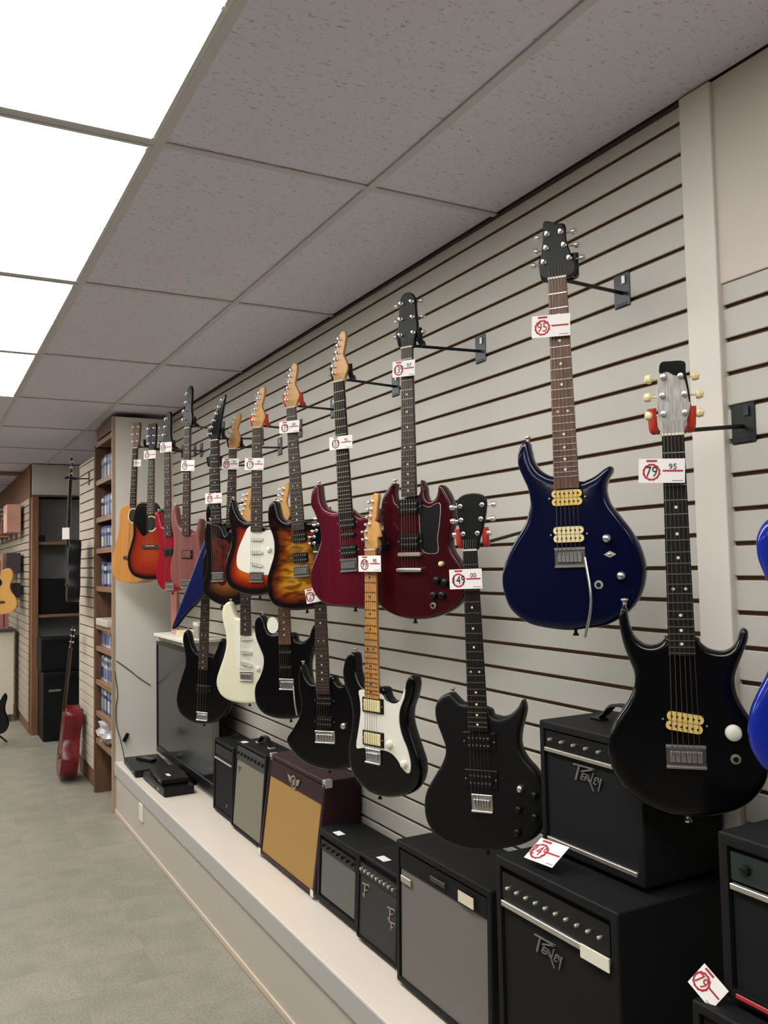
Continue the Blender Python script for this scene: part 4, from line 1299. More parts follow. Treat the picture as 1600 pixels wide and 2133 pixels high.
neck_card('L3', 0.721, 0.014, '99', '95', 0.098, 0.050, 0.0)
neck_card('L4', 0.657, -0.018, '129', None, 0.070, 0.055, -0.15)
bm = BM()
prism(bm, [(0.028*math.cos(2*PI*i/28), 0.034*math.sin(2*PI*i/28)) for i in range(28)], -0.0005, 0.0005)
ov = obj('hang_tag', bm, mat('pale_oval_card', (226, 226, 210), 0.6), None)
ov.matrix_world = GUITARS['L5'].matrix_world @ Matrix.Translation((-0.048, -0.046, 0.392))
tag(ov, 'pale oval hang tag in the cutaway of the black guitar beside the white one', 'hang tag')

# ------------------------------------------------------------------ amplifiers on the platform
def fabric(name, a, b, sx=500, sz=500):
    m = bpy.data.materials.new(name)
    m.use_nodes = True
    nt = m.node_tree
    p = nt.nodes['Principled BSDF']
    p.inputs['Roughness'].default_value = 0.75
    p.inputs['Specular IOR Level'].default_value = 0.25
    tc = nt.nodes.new('ShaderNodeTexCoord')
    mp = nt.nodes.new('ShaderNodeMapping')
    mp.inputs['Scale'].default_value = (sx, 1, sz)
    n = nt.nodes.new('ShaderNodeTexChecker')
    n.inputs['Scale'].default_value = 1.0
    n.inputs['Color1'].default_value = lin(a)
    n.inputs['Color2'].default_value = lin(b)
    nt.links.new(tc.outputs['Object'], mp.inputs['Vector'])
    nt.links.new(mp.outputs['Vector'], n.inputs['Vector'])
    nt.links.new(n.outputs['Color'], p.inputs['Base Color'])
    MATS[name] = m
    return m
F_silver = fabric('silver_grille_cloth', (138, 132, 116), (116, 110, 98))
F_tan = fabric('tan_grille_cloth', (176, 138, 80), (154, 118, 64))
F_grey = fabric('grey_grille_cloth', (128, 122, 116), (100, 96, 92))
F_grey2 = fabric('light_grey_grille_cloth', (112, 112, 106), (88, 88, 84))
F_char = fabric('charcoal_grille_cloth', (62, 60, 60), (46, 45, 46))
F_black = fabric('black_grille_cloth', (19, 19, 22), (12, 12, 14))

def sbox(bm, x0, x1, y0, y1, z0, z1, kick, h, bev=0.0):
    n0 = len(bm.verts)
    box(bm, x0, x1, y0, y1, z0, z1, bev)
    bm.verts.ensure_lookup_table()
    for v in bm.verts[n0:]:
        v.co.y += kick*v.co.z/h
    return bm

def amp(name, label, X, yl, yr, z0, h, depth, kick=0.0, shell=M_tolex, grille=F_black, panel=None, frame=0.02, top_off=None, group='guitar amplifiers on the platform', feet=0.012,
        nknob=0, knob_m=M_nickel, strip=None, panel_m=None, corners=None, handle=False, gz=None, kr=0.007):
    """panel=(z0,z1) fractions of the height taken by the control panel; strip=(zfrac, thickness)"""
    w = yl-yr
    t = thing(name, label, 'amplifier', matrix=Matrix(((0, 1, 0, X), (-1, 0, 0, (yl+yr)/2), (0, 0, 1, z0), (0, 0, 0, 1))), group=group)
    bm = BM()
    vs_ = {}
    for ix, x in enumerate((-w/2, w/2)):
        for iz, z in enumerate((feet, h)):
            vs_[(ix, 0, iz)] = bm.verts.new((x, kick*z/h, z))
            vs_[(ix, 1, iz)] = bm.verts.new((x, depth, z))
    front = bm.faces.new([vs_[(0, 0, 0)], vs_[(1, 0, 0)], vs_[(1, 0, 1)], vs_[(0, 0, 1)]])
    bm.faces.new([vs_[(0, 1, 0)], vs_[(0, 1, 1)], vs_[(1, 1, 1)], vs_[(1, 1, 0)]])
    bm.faces.new([vs_[(0, 0, 0)], vs_[(0, 0, 1)], vs_[(0, 1, 1)], vs_[(0, 1, 0)]])
    bm.faces.new([vs_[(1, 0, 0)], vs_[(1, 1, 0)], vs_[(1, 1, 1)], vs_[(1, 0, 1)]])
    bm.faces.new([vs_[(0, 0, 1)], vs_[(1, 0, 1)], vs_[(1, 1, 1)], vs_[(0, 1, 1)]])
    bm.faces.new([vs_[(0, 0, 0)], vs_[(0, 1, 0)], vs_[(1, 1, 0)], vs_[(1, 0, 0)]])
    outer = [e for e in bm.edges]
    bmesh.ops.recalc_face_normals(bm, faces=bm.faces)
    bmesh.ops.bevel(bm, geom=outer, offset=0.007, segments=3, affect='EDGES', profile=0.6)
    bm.faces.ensure_lookup_table()
    fr = max(bm.faces, key=lambda f: (f.calc_area() if f.normal.y < -0.7 else 0))
    bmesh.ops.inset_individual(bm, faces=[fr], thickness=frame-0.007, depth=0)
    bmesh.ops.inset_individual(bm, faces=[fr], thickness=0.0008, depth=-0.012)
    obj('cabinet', bm, shell, t, smooth=True)
    gx = w/2-frame-0.0005
    zt = h-frame-0.0005
    zb = feet+frame+0.0005
    if gz:
        zb, zt = gz[0]*h, gz[1]*h
    g0, g1 = zb, zt
    if panel:
        p0, p1 = panel[0]*h, panel[1]*h
        g1 = min(g1, p0-0.002) if p0 > h*0.4 else g1
        bm = BM()
        sbox(bm, -gx, gx, 0.002, 0.014, p0, p1, kick, h)
        pn = obj('control_panel', bm, panel_m or M_blackplastic, t)
        for i in range(nknob):
            x = -gx*0.86+i*(gx*1.72)/max(1, nknob-1)
            z = (p0+p1)/2
            bm = BM()
            lathe(bm, [(kr, 0), (kr*0.95, -0.008), (kr*0.6, -0.010), (0, -0.010)], 'y', (x, kick*z/h+0.002, z), 10)
            obj('knob', bm, knob_m, pn, smooth=True)
    bm = BM()
    sbox(bm, -gx, gx, 0.006, 0.012, g0, g1, kick, h)
    obj('grille', bm, grille, t)
    if strip:
        z = strip[0]*h
        bm = BM()
        sbox(bm, -gx*strip[2] if len(strip) > 2 else -gx, gx, -0.004, 0.006, z-strip[1]/2, z+strip[1]/2, kick, h, 0.001)
        obj('trim_strip', bm, strip[3] if len(strip) > 3 else M_silver, t)
    if corners:
        for sx in (-1, 1):
            for z in (feet, h):
                yy = kick*z/h
                bm = BM()
                sz = -1 if z == h else 1
                c = 0.028
                box(bm, sx*w/2-0.001 if sx > 0 else -w/2-0.0018, sx*w/2+0.0018 if sx > 0 else -w/2+0.001, yy-0.001, yy+c, min(z, z+sz*c), max(z, z+sz*c))
                box(bm, min(sx*w/2, sx*(w/2-c)), max(sx*w/2, sx*(w/2-c)), yy-0.002, yy+0.002, min(z, z+sz*c), max(z, z+sz*c))
                if z == h:
                    box(bm, min(sx*w/2, sx*(w/2-c)), max(sx*w/2, sx*(w/2-c)), yy-0.001, yy+c, h-0.001, h+0.0018)
                obj('corner_guard', bm, corners, t)
    if handle:
        bm = BM()
        ym = (kick+depth)/2
        pts = spline([(-0.085, ym, h+0.004), (-0.06, ym, h+0.020), (-0.03, ym, h+0.042), (0.03, ym, h+0.042), (0.06, ym, h+0.020), (0.085, ym, h+0.004)], 4, False)
        rings = []
        for (x, y, z) in pts:
            rings.append([bm.verts.new((x, y-0.013, z-0.003)), bm.verts.new((x, y+0.013, z-0.003)), bm.verts.new((x, y+0.011, z+0.003)), bm.verts.new((x, y-0.011, z+0.003))])
        for a, b in zip(rings, rings[1:]):
            for i in range(4):
                j = (i+1) % 4
                bm.faces.new((a[i], a[j], b[j], b[i]))
        bm.faces.new(rings[0])
        bm.faces.new(rings[-1])
        hn = obj('handle', bm, M_blackplastic, t, smooth=True)
        for s in (-1, 1):
            obj('handle_cap', bxm(s*0.085-0.018, s*0.085+0.018, ym-0.015, ym+0.015, h-0.001, h+0.007, 0.002), M_nickel if handle == 'nickel' else M_blackplastic, hn)
    for sx in (-1, 1):
        for yy in (0.04, depth-0.04):
            bm = BM()
            lathe(bm, [(0.012, 0), (0.014, feet+0.002)], 'z', (sx*(w/2-0.04), yy, 0), 10)
            obj('foot', bm, M_blackplastic, t)
    return t

def on_front(t, x, z, kick, h, y=-0.001):
    return (x, kick*z/h+y, z)

def scrawl_logo(t, x, z, s, m=mat('grey_logo_metal', (128, 128, 128), 0.4, metal=0.5), y=0.005):
    """slanted lettering: P with a long bar, then e a v e y with a long v and y tail"""
    L = [(-0.50, 0.42, 0.045, 0.30, 0.44, 0.05), (0.30, 0.44, 0.06, -0.20, 0.20, 0.05), (-0.27, 0.40, 0.075, -0.42, -0.22, 0.09),
         (-0.13, 0.14, 0.06, -0.22, -0.12, 0.07), (-0.13, 0.14, 0.04, -0.03, 0.12, 0.03), (-0.16, 0.0, 0.04, -0.06, 0.0, 0.03), (-0.22, -0.12, 0.045, -0.10, -0.12, 0.03),
         (0.03, 0.14, 0.05, -0.07, -0.13, 0.06), (0.03, 0.14, 0.05, 0.07, -0.12, 0.05), (-0.04, -0.02, 0.035, 0.05, -0.02, 0.03),
         (0.04, 0.10, 0.045, 0.24, -0.48, 0.03), (0.26, 0.28, 0.04, 0.14, -0.16, 0.05),
         (0.33, 0.12, 0.055, 0.25, -0.15, 0.06), (0.33, 0.12, 0.04, 0.41, 0.10, 0.03), (0.29, 0.0, 0.035, 0.37, 0.0, 0.03), (0.25, -0.15, 0.045, 0.35, -0.15, 0.03),
         (0.43, 0.12, 0.05, 0.43, -0.06, 0.04), (0.53, 0.12, 0.07, 0.42, -0.42, 0.03)]
    bm = BM()
    strokes(bm, [(q[0]*s*1.4, q[1]*s*0.85, q[2]*s, q[3]*s*1.4, q[4]*s*0.85, q[5]*s) for q in L], -0.003, 0.003)
    return obj('logo', bm, m, t, loc=(x, y, z))

# far to near along the platform (the first ones are farthest from the camera)
a1 = amp('guitar_amplifier', 'narrow black amplifier farthest along the platform, beside the television', 1.415, 4.63, 4.31, ZP, 0.385, 0.17, 0.012, grille=F_black, panel=(0.80, 0.93), strip=(0.745, 0.008))
a2 = amp('guitar_amplifier', 'black amplifier with a silver-grey grille cloth, left of the burgundy one', 1.398, 4.275, 3.85, ZP, 0.43, 0.185, 0.035, grille=F_silver, frame=0.014, panel=(0.80, 0.955), nknob=8, kr=0.008, knob_m=M_blackplastic, panel_m=mat('dark_panel', (46, 46, 48), 0.3), handle='nickel')
a3 = amp('guitar_amplifier', 'burgundy amplifier with a tan grille cloth and chrome corners', 1.372, 3.80, 3.185, ZP, 0.452, 0.215, 0.062, shell=M_tolexb, grille=F_tan, frame=0.022, gz=(0.055, 0.79), panel=(0.795, 0.95), panel_m=M_tolexb, corners=M_chrome)
a4 = amp('guitar_amplifier', 'small black practice amplifier with a light grey grille, first right of the burgundy one', 1.378, 3.17, 2.815, ZP, 0.285, 0.19, 0.014, grille=F_grey2, frame=0.03, panel=(0.74, 0.87), nknob=7, kr=0.006, knob_m=M_blackplastic)
a5 = amp('guitar_amplifier', 'small black amplifier with a charcoal grille and script badges', 1.362, 2.79, 2.50, ZP, 0.30, 0.20, 0.016, grille=F_char, frame=0.012, panel=(0.76, 0.90), nknob=9, kr=0.006, knob_m=M_nickel)
a6 = amp('guitar_amplifier', 'large black amplifier with a plain grey grille cloth', 1.33, 2.44, 1.925, ZP, 0.442, 0.24, 0.008, grille=F_grey, frame=0.024, gz=(0.06, 0.815), panel=(0.82, 0.94), panel_m=M_tolex)
a7 = amp('guitar_amplifier', 'tall black amplifier with a silver strip, lower of the stacked pair', 1.222, 1.739, 1.326, ZP, 0.612, 0.35, 0.0, grille=F_black, frame=0.026, panel=(0.845, 0.945), nknob=10, kr=0.0042, knob_m=M_nickel, strip=(0.83, 0.013))
a8 = amp('guitar_amplifier', 'black amplifier with a grey badge, stacked on top of the taller one', 1.335, 1.70, 1.362, ZP+0.612, 0.312, 0.235, 0.0, grille=F_black, frame=0.022, gz=(0.13, 0.80), panel=(0.81, 0.93), nknob=7, kr=0.004, knob_m=M_silver, strip=(0.79, 0.009), handle=True)
a10 = amp('guitar_amplifier', 'low black amplifier with white lettering, cut by the bottom right of the view', 1.215, 1.14, 0.70, ZP, 0.53, 0.36, 0.0, grille=F_black, frame=0.022)
a9 = amp('guitar_amplifier', 'black amplifier with a red stripe at the right edge of the view', 1.252, 1.10, 0.60, ZP+0.53, 0.297, 0.31, 0.0, grille=F_black, frame=0.026, gz=(0.10, 0.70), panel=(0.74, 0.90), nknob=7, kr=0.010, knob_m=M_blackplastic, panel_m=mat('dark_green_panel', (34, 44, 44), 0.25), strip=(0.705, 0.010))

scrawl_logo(a8, -0.005, 0.205, 0.064)
scrawl_logo(a7, -0.02, 0.452, 0.064)
obj('lower_strip', bxm(-0.147, 0.147, -0.002, 0.007, 0.030, 0.040, 0.001), M_nickel, a8)
obj('red_stripe', bxm(-0.222, 0.222, -0.002, 0.007, 0.020, 0.028, 0.001), mat('red_piping', (176, 44, 52), 0.4), a9)
obj('tape_label', bxm(0.10, 0.185, -0.0075, -0.004, 0.490, 0.518, 0.0006), mat('masking_tape', (228, 222, 204), 0.6), a7)
obj('sticker', bxm(0.11, 0.185, -0.001, 0.001, 0.372, 0.402), mat('cream_sticker', (226, 212, 186), 0.6), a6)
for i, tx in enumerate(('L', 'I')):
    pass
o = obj('lettering', text_mesh('Line', 0.075, mat('white_lettering', (190, 190, 186), 0.5), 0.001, 'LEFT', 0.2), None, a10, loc=(-0.19, 0.004, 0.47), rot=(PI/2, 0, 0))
obj('nameplate', bxm(-0.225, -0.165, 0.004, 0.008, 0.322, 0.342, 0.001), M_silver, a6)
obj('name_badge', bxm(-0.04, 0.04, -0.001, 0.004, 0.382, 0.396, 0.001), mat('dull_badge', (70, 68, 62), 0.4, metal=0.5), a6)
# burgundy amplifier emblem: ring with two wings
bm = BM()
n = 24
for (ro, ri) in ((0.030, 0.022), (0.014, 0.0)):
    oo = [bm.verts.new((ro*math.cos(2*PI*i/n), -0.003, ro*math.sin(2*PI*i/n))) for i in range(n)]
    if ri > 0:
        ii = [bm.verts.new((ri*math.cos(2*PI*i/n), -0.003, ri*math.sin(2*PI*i/n))) for i in range(n)]
        for i in range(n):
            j = (i+1) % n
            bm.faces.new((oo[i], oo[j], ii[j], ii[i]))
    else:
        bm.faces.new(oo)
for s in (-1, 1):
    prism(bm, [(s*0.024, 0.016), (s*0.068, 0.024), (s*0.060, 0.010), (s*0.048, -0.004), (s*0.024, -0.012)], -0.003, -0.001)
obj('emblem', bm, M_nickel, a3, loc=(0.0, 0.062*0.87-0.001, 0.385))
# script badges
def script(t, x, y, z, s, m):
    L = [(-0.5, 0.3, 0.10, 0.5, 0.42, 0.07), (-0.1, 0.36, 0.12, -0.25, -0.5, 0.08), (-0.18, -0.02, 0.07, 0.25, 0.05, 0.05), (-0.25, -0.5, 0.06, -0.5, -0.35, 0.04), (0.5, 0.42, 0.06, 0.42, 0.25, 0.03)]
    bm = BM()
    strokes(bm, [tuple(v*s for v in q) for q in L], -0.002, 0.002)
    return obj('logo', bm, m, t, loc=(x, y, z))
script(a2, -0.155, 0.03, 0.29, 0.05, mat('grey_script', (90, 86, 78), 0.5))
script(a5, -0.085, 0.014, 0.185, 0.055, M_nickel)
script(a5, 0.095, 0.014, 0.165, 0.05, M_nickel)
script(a5, 0.100, 0.014, 0.125, 0.04, M_nickel)
script(a1, 0.06, 0.008, 0.07, 0.02, M_nickel)

def small_card(label, loc, w, h, rz=0.0, rx=0.0, big=None, ry=0.0):
    m = Matrix.Translation(loc) @ Matrix.Rotation(rz, 4, 'Z') @ Matrix.Rotation(rx, 4, 'X') @ Matrix.Rotation(ry, 4, 'Y')
    if big:
        return price_card('price_card', label, m, w, h, big, None, False, 'price cards')
    t = obj('label_card', bxm(-w/2, w/2, -0.0005, 0.0005, -h/2, h/2), M_card)
    t.matrix_world = m
    return tag(t, label, 'label')
RZ = -PI/2
small_card('white price card leaning on top of the lower stacked amplifier', (1.268, 1.60, ZP+0.612+0.034), 0.088, 0.066, RZ+0.12, -1.05, '249')
small_card('white price card standing at an angle on the low amplifier at bottom right', (1.235, 1.118, ZP+0.53+0.0245), 0.056, 0.046, RZ+0.35, -0.35, '79', 0.62)
small_card('small white label lying on top of the light grey practice amplifier', (1.425, 3.05, ZP+0.2866), 0.05, 0.03, RZ, -PI/2)
small_card('small white label lying on top of the charcoal-grilled amplifier', (1.415, 2.67, ZP+0.3016), 0.055, 0.03, RZ, -PI/2)
small_card('small white label on top of the silver-grilled amplifier', (1.45, 4.20, ZP+0.4316), 0.045, 0.03, RZ, -PI/2)

# ------------------------------------------------------------------ television corner
M_screen = mat('dark_glass_screen', (26, 28, 31), 0.16, spec=0.4)
tv = thing('television', 'large flat screen television standing against the wall at the far end', 'television', matrix=Matrix(((0, 1, 0, 1.45), (-1, 0, 0, 5.37), (0, 0, 1, ZP), (0, 0, 0, 1))))
W2, Z0_, Z1_ = 0.655, 0.062, 0.808
def tvbox(x0, x1, y0, y1, z0, z1, b=0.002):
    return bxm(x0, x1, y0, y1, z0, z1, b)
obj('back_shell', tvbox(-W2, W2, 0.012, 0.05, Z0_, Z1_, 0.006), M_blackplastic, tv)
bm = BM()
for q in ((-W2, W2, Z1_-0.022, Z1_), (-W2, W2, Z0_, Z0_+0.045), (-W2, -W2+0.022, Z0_+0.045, Z1_-0.022), (W2-0.022, W2, Z0_+0.045, Z1_-0.022)):
    box(bm, q[0], q[1], 0.0, 0.014, q[2], q[3], 0.001)
obj('bezel', bm, M_blackplastic, tv)
obj('screen', bxm(-W2+0.022, W2-0.022, 0.005, 0.011, Z0_+0.045, Z1_-0.022), M_screen, tv)
bm = BM()
lathe(bm, [(0.16, 0.0), (0.16, 0.006), (0.12, 0.012), (0.03, 0.016), (0.03, Z0_+0.03)], 'z', (0, 0.03, 0), 28)
for v in bm.verts:
    v.co.y = 0.03+(v.co.y-0.03)*0.28
obj('stand', bm, M_blackplastic, tv, smooth=True)
obj('chrome_edge', bxm(W2, W2+0.003, 0.0, 0.03, Z0_, Z1_, 0.001), M_nickel, tv)

def player(label, x, y, z, w, d, h, rz=0.0):
    t = thing('disc_player', label, 'disc player', loc=(x, y, z), rz=rz-PI/2, group='black disc players under the television')
    obj('case', bxm(-w/2, w/2, -d/2, d/2, 0.004, h, 0.003, 2), M_blackplastic, t)
    obj('front_panel', bxm(-w/2+0.002, w/2-0.002, -d/2-0.004, -d/2, 0.008, h-0.004, 0.001), M_blackmat, t)
    obj('disc_drawer', bxm(-0.07, 0.07, -d/2-0.006, -d/2-0.003, h*0.4, h*0.7, 0.0006), M_blackplastic, t)
    obj('display', bxm(0.09, 0.15, -d/2-0.0055, -d/2-0.003, h*0.35, h*0.65), M_screen, t)
    for sx in (-1, 1):
        for sy in (-1, 1):
            bm = BM()
            cyl(bm, 0.01, 0, 0.005, 'z', (sx*(w/2-0.03), sy*(d/2-0.03), 0), 10)
            obj('foot', bm, M_blackplastic, t)
    return t
player('black disc player lying nearest on the platform below the television', 1.337, 5.27, ZP, 0.50, 0.172, 0.05, 0.01)
player('black disc player lying farther left against the grey end panel', 1.335, 5.80, ZP, 0.44, 0.22, 0.045, -0.05)
player('slim black disc player stacked on the nearest one', 1.345, 5.28, ZP+0.0502, 0.38, 0.155, 0.034, -0.05)
small_card('white sticker on the slim black disc player', (1.32, 5.20, ZP+0.0850), 0.06, 0.02, RZ, -PI/2)
rm = tag(obj('remote_control', bxm(-0.022, 0.022, -0.085, 0.085, 0, 0.016, 0.004, 2), M_blackplastic, None, loc=(1.34, 5.85, ZP+0.0455), rot=(0, 0, 0.4)), 'black remote control on the far disc player', 'remote control')
bm = BM()
for r_ in range(5):
    for c_ in range(3):
        box(bm, -0.014+c_*0.011, -0.006+c_*0.011, -0.06+r_*0.022, -0.048+r_*0.022, 0.0155, 0.0172)
obj('buttons', bm, M_nickel, rm)

# cable on the end panel down to the players
bm = BM()
cab = [(1.205, YE-0.004, 1.02), (1.28, YE-0.005, 0.96), (1.36, YE-0.006, 0.89), (1.43, YE-0.02, 0.84)]
tube(bm, spline(cab, 6, False), 0.0035, 6)
c1 = tag(obj('cable', bm, mat('brown_cable', (86, 72, 60), 0.5), smooth=True), 'thin brown cable strung across the grey end panel to the television', 'cable')
bm = BM()
cab = [(1.192, YE-0.004, 0.95), (1.21, YE-0.005, 0.80), (1.20, YE-0.006, 0.70), (1.205, YE-0.006, 0.58), (1.225, YE-0.01, 0.50), (1.24, YE-0.03, 0.42), (1.25, YE-0.06, ZP+0.006), (1.27, YE-0.10, ZP+0.006)]
tube(bm, spline(cab, 6, False), 0.0035, 6)
c2 = tag(obj('cable', bm, MATS['brown_cable'], smooth=True), 'loose cable hanging down the left edge of the end panel', 'cable')
bm = BM()
box(bm, -0.012, 0.012, -0.02, 0.0, -0.03, 0.03, 0.003)
obj('plug', bm, M_blackplastic, c2, loc=(1.262, YE-0.012, 0.50), rot=(0, 0.5, 0))

# small white shelf above the television
ws = thing('wall_shelf', 'small white bracket shelf on the slat wall above the television', 'shelf', loc=(1.45, 5.15, 1.225))
obj('board', bxm(-0.14, 0.14, -0.36, 0.36, 0.0, 0.018, 0.002), M_white, ws)
for yy in (0.30, -0.28):
    bm = BM()
    prism(bm, [(-0.13, 0.0), (0.135, 0.0), (0.135, -0.09), (0.11, -0.09), (-0.13, -0.02)], yy-0.012, yy+0.012)
    obj('bracket', bm, M_white, ws)
bx_ = thing('carton', 'pale yellow small carton lying on the white bracket shelf', 'box', loc=(1.42, 5.05, 1.2435))
obj('carton_body', bxm(-0.06, 0.06, -0.11, 0.11, 0, 0.035, 0.002), mat('pale_yellow_card', (208, 200, 160), 0.6), bx_)
obj('carton_flap', bxm(-0.06, 0.06, -0.11, -0.02, 0.035, 0.037), mat('white_card_flap', (222, 218, 206), 0.6), bx_)
bx2 = thing('carton', 'grey blister pack standing on the white bracket shelf', 'box', loc=(1.44, 4.92, 1.2435))
obj('pack_card', bxm(-0.03, 0.03, -0.05, 0.05, 0, 0.07, 0.002), mat('grey_pack', (150, 146, 140), 0.5), bx2)
obj('pack_header', bxm(-0.031, 0.031, -0.051, 0.051, 0.07, 0.09), M_white, bx2)
# pinkish broom-like stick (a bare neck blank) standing behind the basses
nb = thing('neck_blank', 'pinkish wooden neck blank standing on the bracket shelf below the crimson bass', 'wood blank', loc=(1.40, 5.33, 1.2435))
bm = BM()
prism(bm, [(-0.022, 0.0), (0.022, 0.0), (0.026, 0.22), (0.03, 0.34), (-0.03, 0.34), (-0.026, 0.22)], -0.012, 0.012)
obj('shaft', bm, mat('pink_mahogany', (166, 108, 98), 0.5), nb, rot=(0, 0, -PI/3))
obj('end_cap', bxm(-0.024, 0.024, -0.014, 0.014, 0.0, 0.02, 0.002), mat('pale_cap', (190, 160, 146), 0.5), nb, rot=(0, 0, -PI/3))
# ------------------------------------------------------------------ shelf unit beyond the slat wall
XS = 1.182
su = thing('media_shelf_unit', 'tall oak shelf unit with a grey end panel and rows of cases, facing the aisle', 'shelf unit', loc=(XS, YE, 0))
DEP, LEN = 0.41, 0.62
obj('end_panel', bxm(0.0, XW+0.01-XS, 0.0, 0.02, 0.0, CEIL-0.03, 0.001), M_endpanel, su)
obj('edge_strip', bxm(-0.006, 0.016, -0.002, 0.022, 0.0, CEIL-0.03, 0.001), mat('tan_edge_band', (172, 148, 122), 0.5), su)
obj('back_board', bxm(0.26, 0.28, 0.02, LEN, 0.3, CEIL-0.03), mat('shelf_back_beige', (206, 190, 164), 0.6), su)
obj('far_post', bxm(-0.012, 0.28, LEN, LEN+0.05, 0.0, CEIL-0.16), M_brownwood, su)
obj('header', bxm(0.0, 0.26, 0.02, LEN, 2.62, CEIL-0.03), M_brownwood, su)
SH = [2.60, 2.31, 2.03, 1.80, 1.52, 1.24, 1.08, 0.83, 0.60, 0.40]
for z in SH:
    obj('shelf_board', bxm(0.0, 0.26, 0.02, LEN, z-0.018, z, 0.001), M_oak, su)
    obj('shelf_edge', bxm(-0.004, 0.0, 0.02, LEN, z-0.034, z+0.004, 0.001), M_oak, su)
random.seed(4)
case_m = [mat('blue_case', (66, 92, 140), 0.35), mat('pale_blue_case', (152, 164, 182), 0.35), mat('violet_case', (96, 92, 144), 0.35), mat('grey_case', (150, 150, 152), 0.4), mat('navy_case', (32, 46, 84), 0.35), mat('white_case', (214, 212, 206), 0.4)]
names = ['blue', 'pale blue', 'violet', 'grey', 'navy', 'white']
rown = {2.31: 'first', 2.03: 'second', 1.80: 'third', 1.52: 'fourth', 1.08: 'fifth', 0.83: 'sixth', 0.60: 'seventh'}
NPER = 5
for z, rn in rown.items():
    x = 0
    for k in range(NPER):
        ci = (k*2+int(z*7)) % 6
        w = 0.085+0.02*random.random()
        hgt = 0.17+0.02*random.random()
        if z in (2.03, 1.80):
            hgt = 0.15+0.02*random.random()
        y0_ = YE+0.05+k*0.112
        pos = ['nearest', 'second', 'middle', 'fourth', 'farthest'][k]
        t = thing('media_case', names[ci]+' plastic case, '+pos+' along the '+rn+' filled shelf from the top', 'case', loc=(XS+0.03, y0_+w/2, z), group='cases on the oak shelf unit')
        obj('case_shell', bxm(0.0, 0.10, -w/2, w/2, 0.0, hgt, 0.003), case_m[ci], t)
        obj('case_label', bxm(-0.0012, 0.0, -w/2+0.008, w/2-0.008, hgt*0.12, hgt*0.55), case_m[(ci+3) % 6], t)
        obj('case_band', bxm(-0.0014, 0.0, -w/2+0.004, w/2-0.004, hgt*0.70, hgt*0.88), case_m[(ci+1) % 6], t)
tag(obj('tray', bxm(-0.02, 0.2, -0.22, 0.22, 0, 0.05, 0.006, 2), mat('pale_tray', (196, 190, 172), 0.5), None, loc=(XS+0.0, YE+0.32, 1.2405)), 'pale plastic tray pushed onto the oak shelf', 'tray')
pb = thing('plastic_bag', 'crumpled clear plastic bag on the lowest shelf of the oak unit', 'bag', loc=(XS+0.06, YE+0.3, 0.4))
bm = BM()
bmesh.ops.create_icosphere(bm, subdivisions=3, radius=0.11)
for v in bm.verts:
    n_ = v.co.normalized()
    k = 1+0.22*math.sin(n_.x*9+1)*math.cos(n_.y*11)+0.12*math.sin(n_.z*17)
    v.co = Vector((v.co.x*0.9*k, v.co.y*1.5*k, max(-0.1, v.co.z*0.9*k)+0.1))
obj('bag_body', bm, mat('crinkled_plastic', (190, 186, 190), 0.25), pb, smooth=False)
bm = BM()
tube(bm, spline([(0, 0, 0.19), (0.0, 0.03, 0.225), (0.01, 0.06, 0.21)], 4, False), 0.008, 6)
obj('bag_knot', bm, MATS['crinkled_plastic'], pb)

# aisle-facing slat panel beyond the shelf unit
Y2, Y3 = YE+LEN+0.05, 7.52
wf = struct('wall_aisle', bxm(XS+0.012, XS+0.05, Y2, Y3, 0, 2.50), M_groove)
bm = BM()
M_slat2 = mat('cream_slat_laminate', (206, 194, 174), 0.5)
prof_h = (GS-GAP)/2
def slat_mesh2(y0_, y1_, m, nm='slat'):
    return new_mesh(nm, bxm(0, 0.0115, y0_, y1_, -prof_h, prof_h, 0.0012), m)
ms2 = slat_mesh2(Y2, Y3, M_slat2)
for k in range(0, 33):
    z = 2.46-GS*k
    if z < 0.1:
        break
    obj('slat', ms2, None, wf, loc=(XS, 0, z))
obj('cap_rail', bxm(-0.004, 0.055, Y2, Y3, 2.50, 2.515, 0.001), M_slat2, wf, loc=(XS, 0, 0))
obj('cap_rail', bxm(-0.002, 0.052, Y3, Y3+0.012, 0.0, 2.5, 0.001), M_slat2, wf, loc=(XS, 0, 0))

# black acoustic guitar seen edge-on from that panel, red guitar standing on the floor
HGT = [(-0.04, 0.46), (-0.10, 0.48), (-0.14, 0.45), (-0.145, 0.38), (-0.12, 0.30), (-0.13, 0.24), (-0.17, 0.18), (-0.19, 0.12), (-0.17, 0.05), (-0.11, 0.012), (0, 0), (0.11, 0.012), (0.17, 0.05), (0.19, 0.12), (0.17, 0.18), (0.13, 0.24), (0.12, 0.30), (0.145, 0.38), (0.14, 0.45), (0.10, 0.48), (0.04, 0.46)]
EGT = [(-0.03, 0.36), (-0.07, 0.36), (-0.10, 0.42), (-0.12, 0.44), (-0.145, 0.42), (-0.15, 0.36), (-0.13, 0.28), (-0.13, 0.22), (-0.155, 0.15), (-0.16, 0.09), (-0.13, 0.03), (-0.06, 0.004), (0, 0), (0.06, 0.004), (0.13, 0.03), (0.16, 0.09), (0.155, 0.15), (0.13, 0.22), (0.13, 0.28), (0.145, 0.35), (0.13, 0.39), (0.11, 0.38), (0.08, 0.33), (0.04, 0.33)]
def simple_guitar_data(loc, psi, rho, out, L=0.86, end=0.40, br=0.16):
    return dict(loc=loc, psi=psi, rho=rho, L=L, end=end, w0=0.044, w1=0.054, out=out, br=(0, br))
GD['F1'] = simple_guitar_data((1.055, 7.06, 1.40), -6, 0.0, HGT, 0.95, 0.42, 0.13)
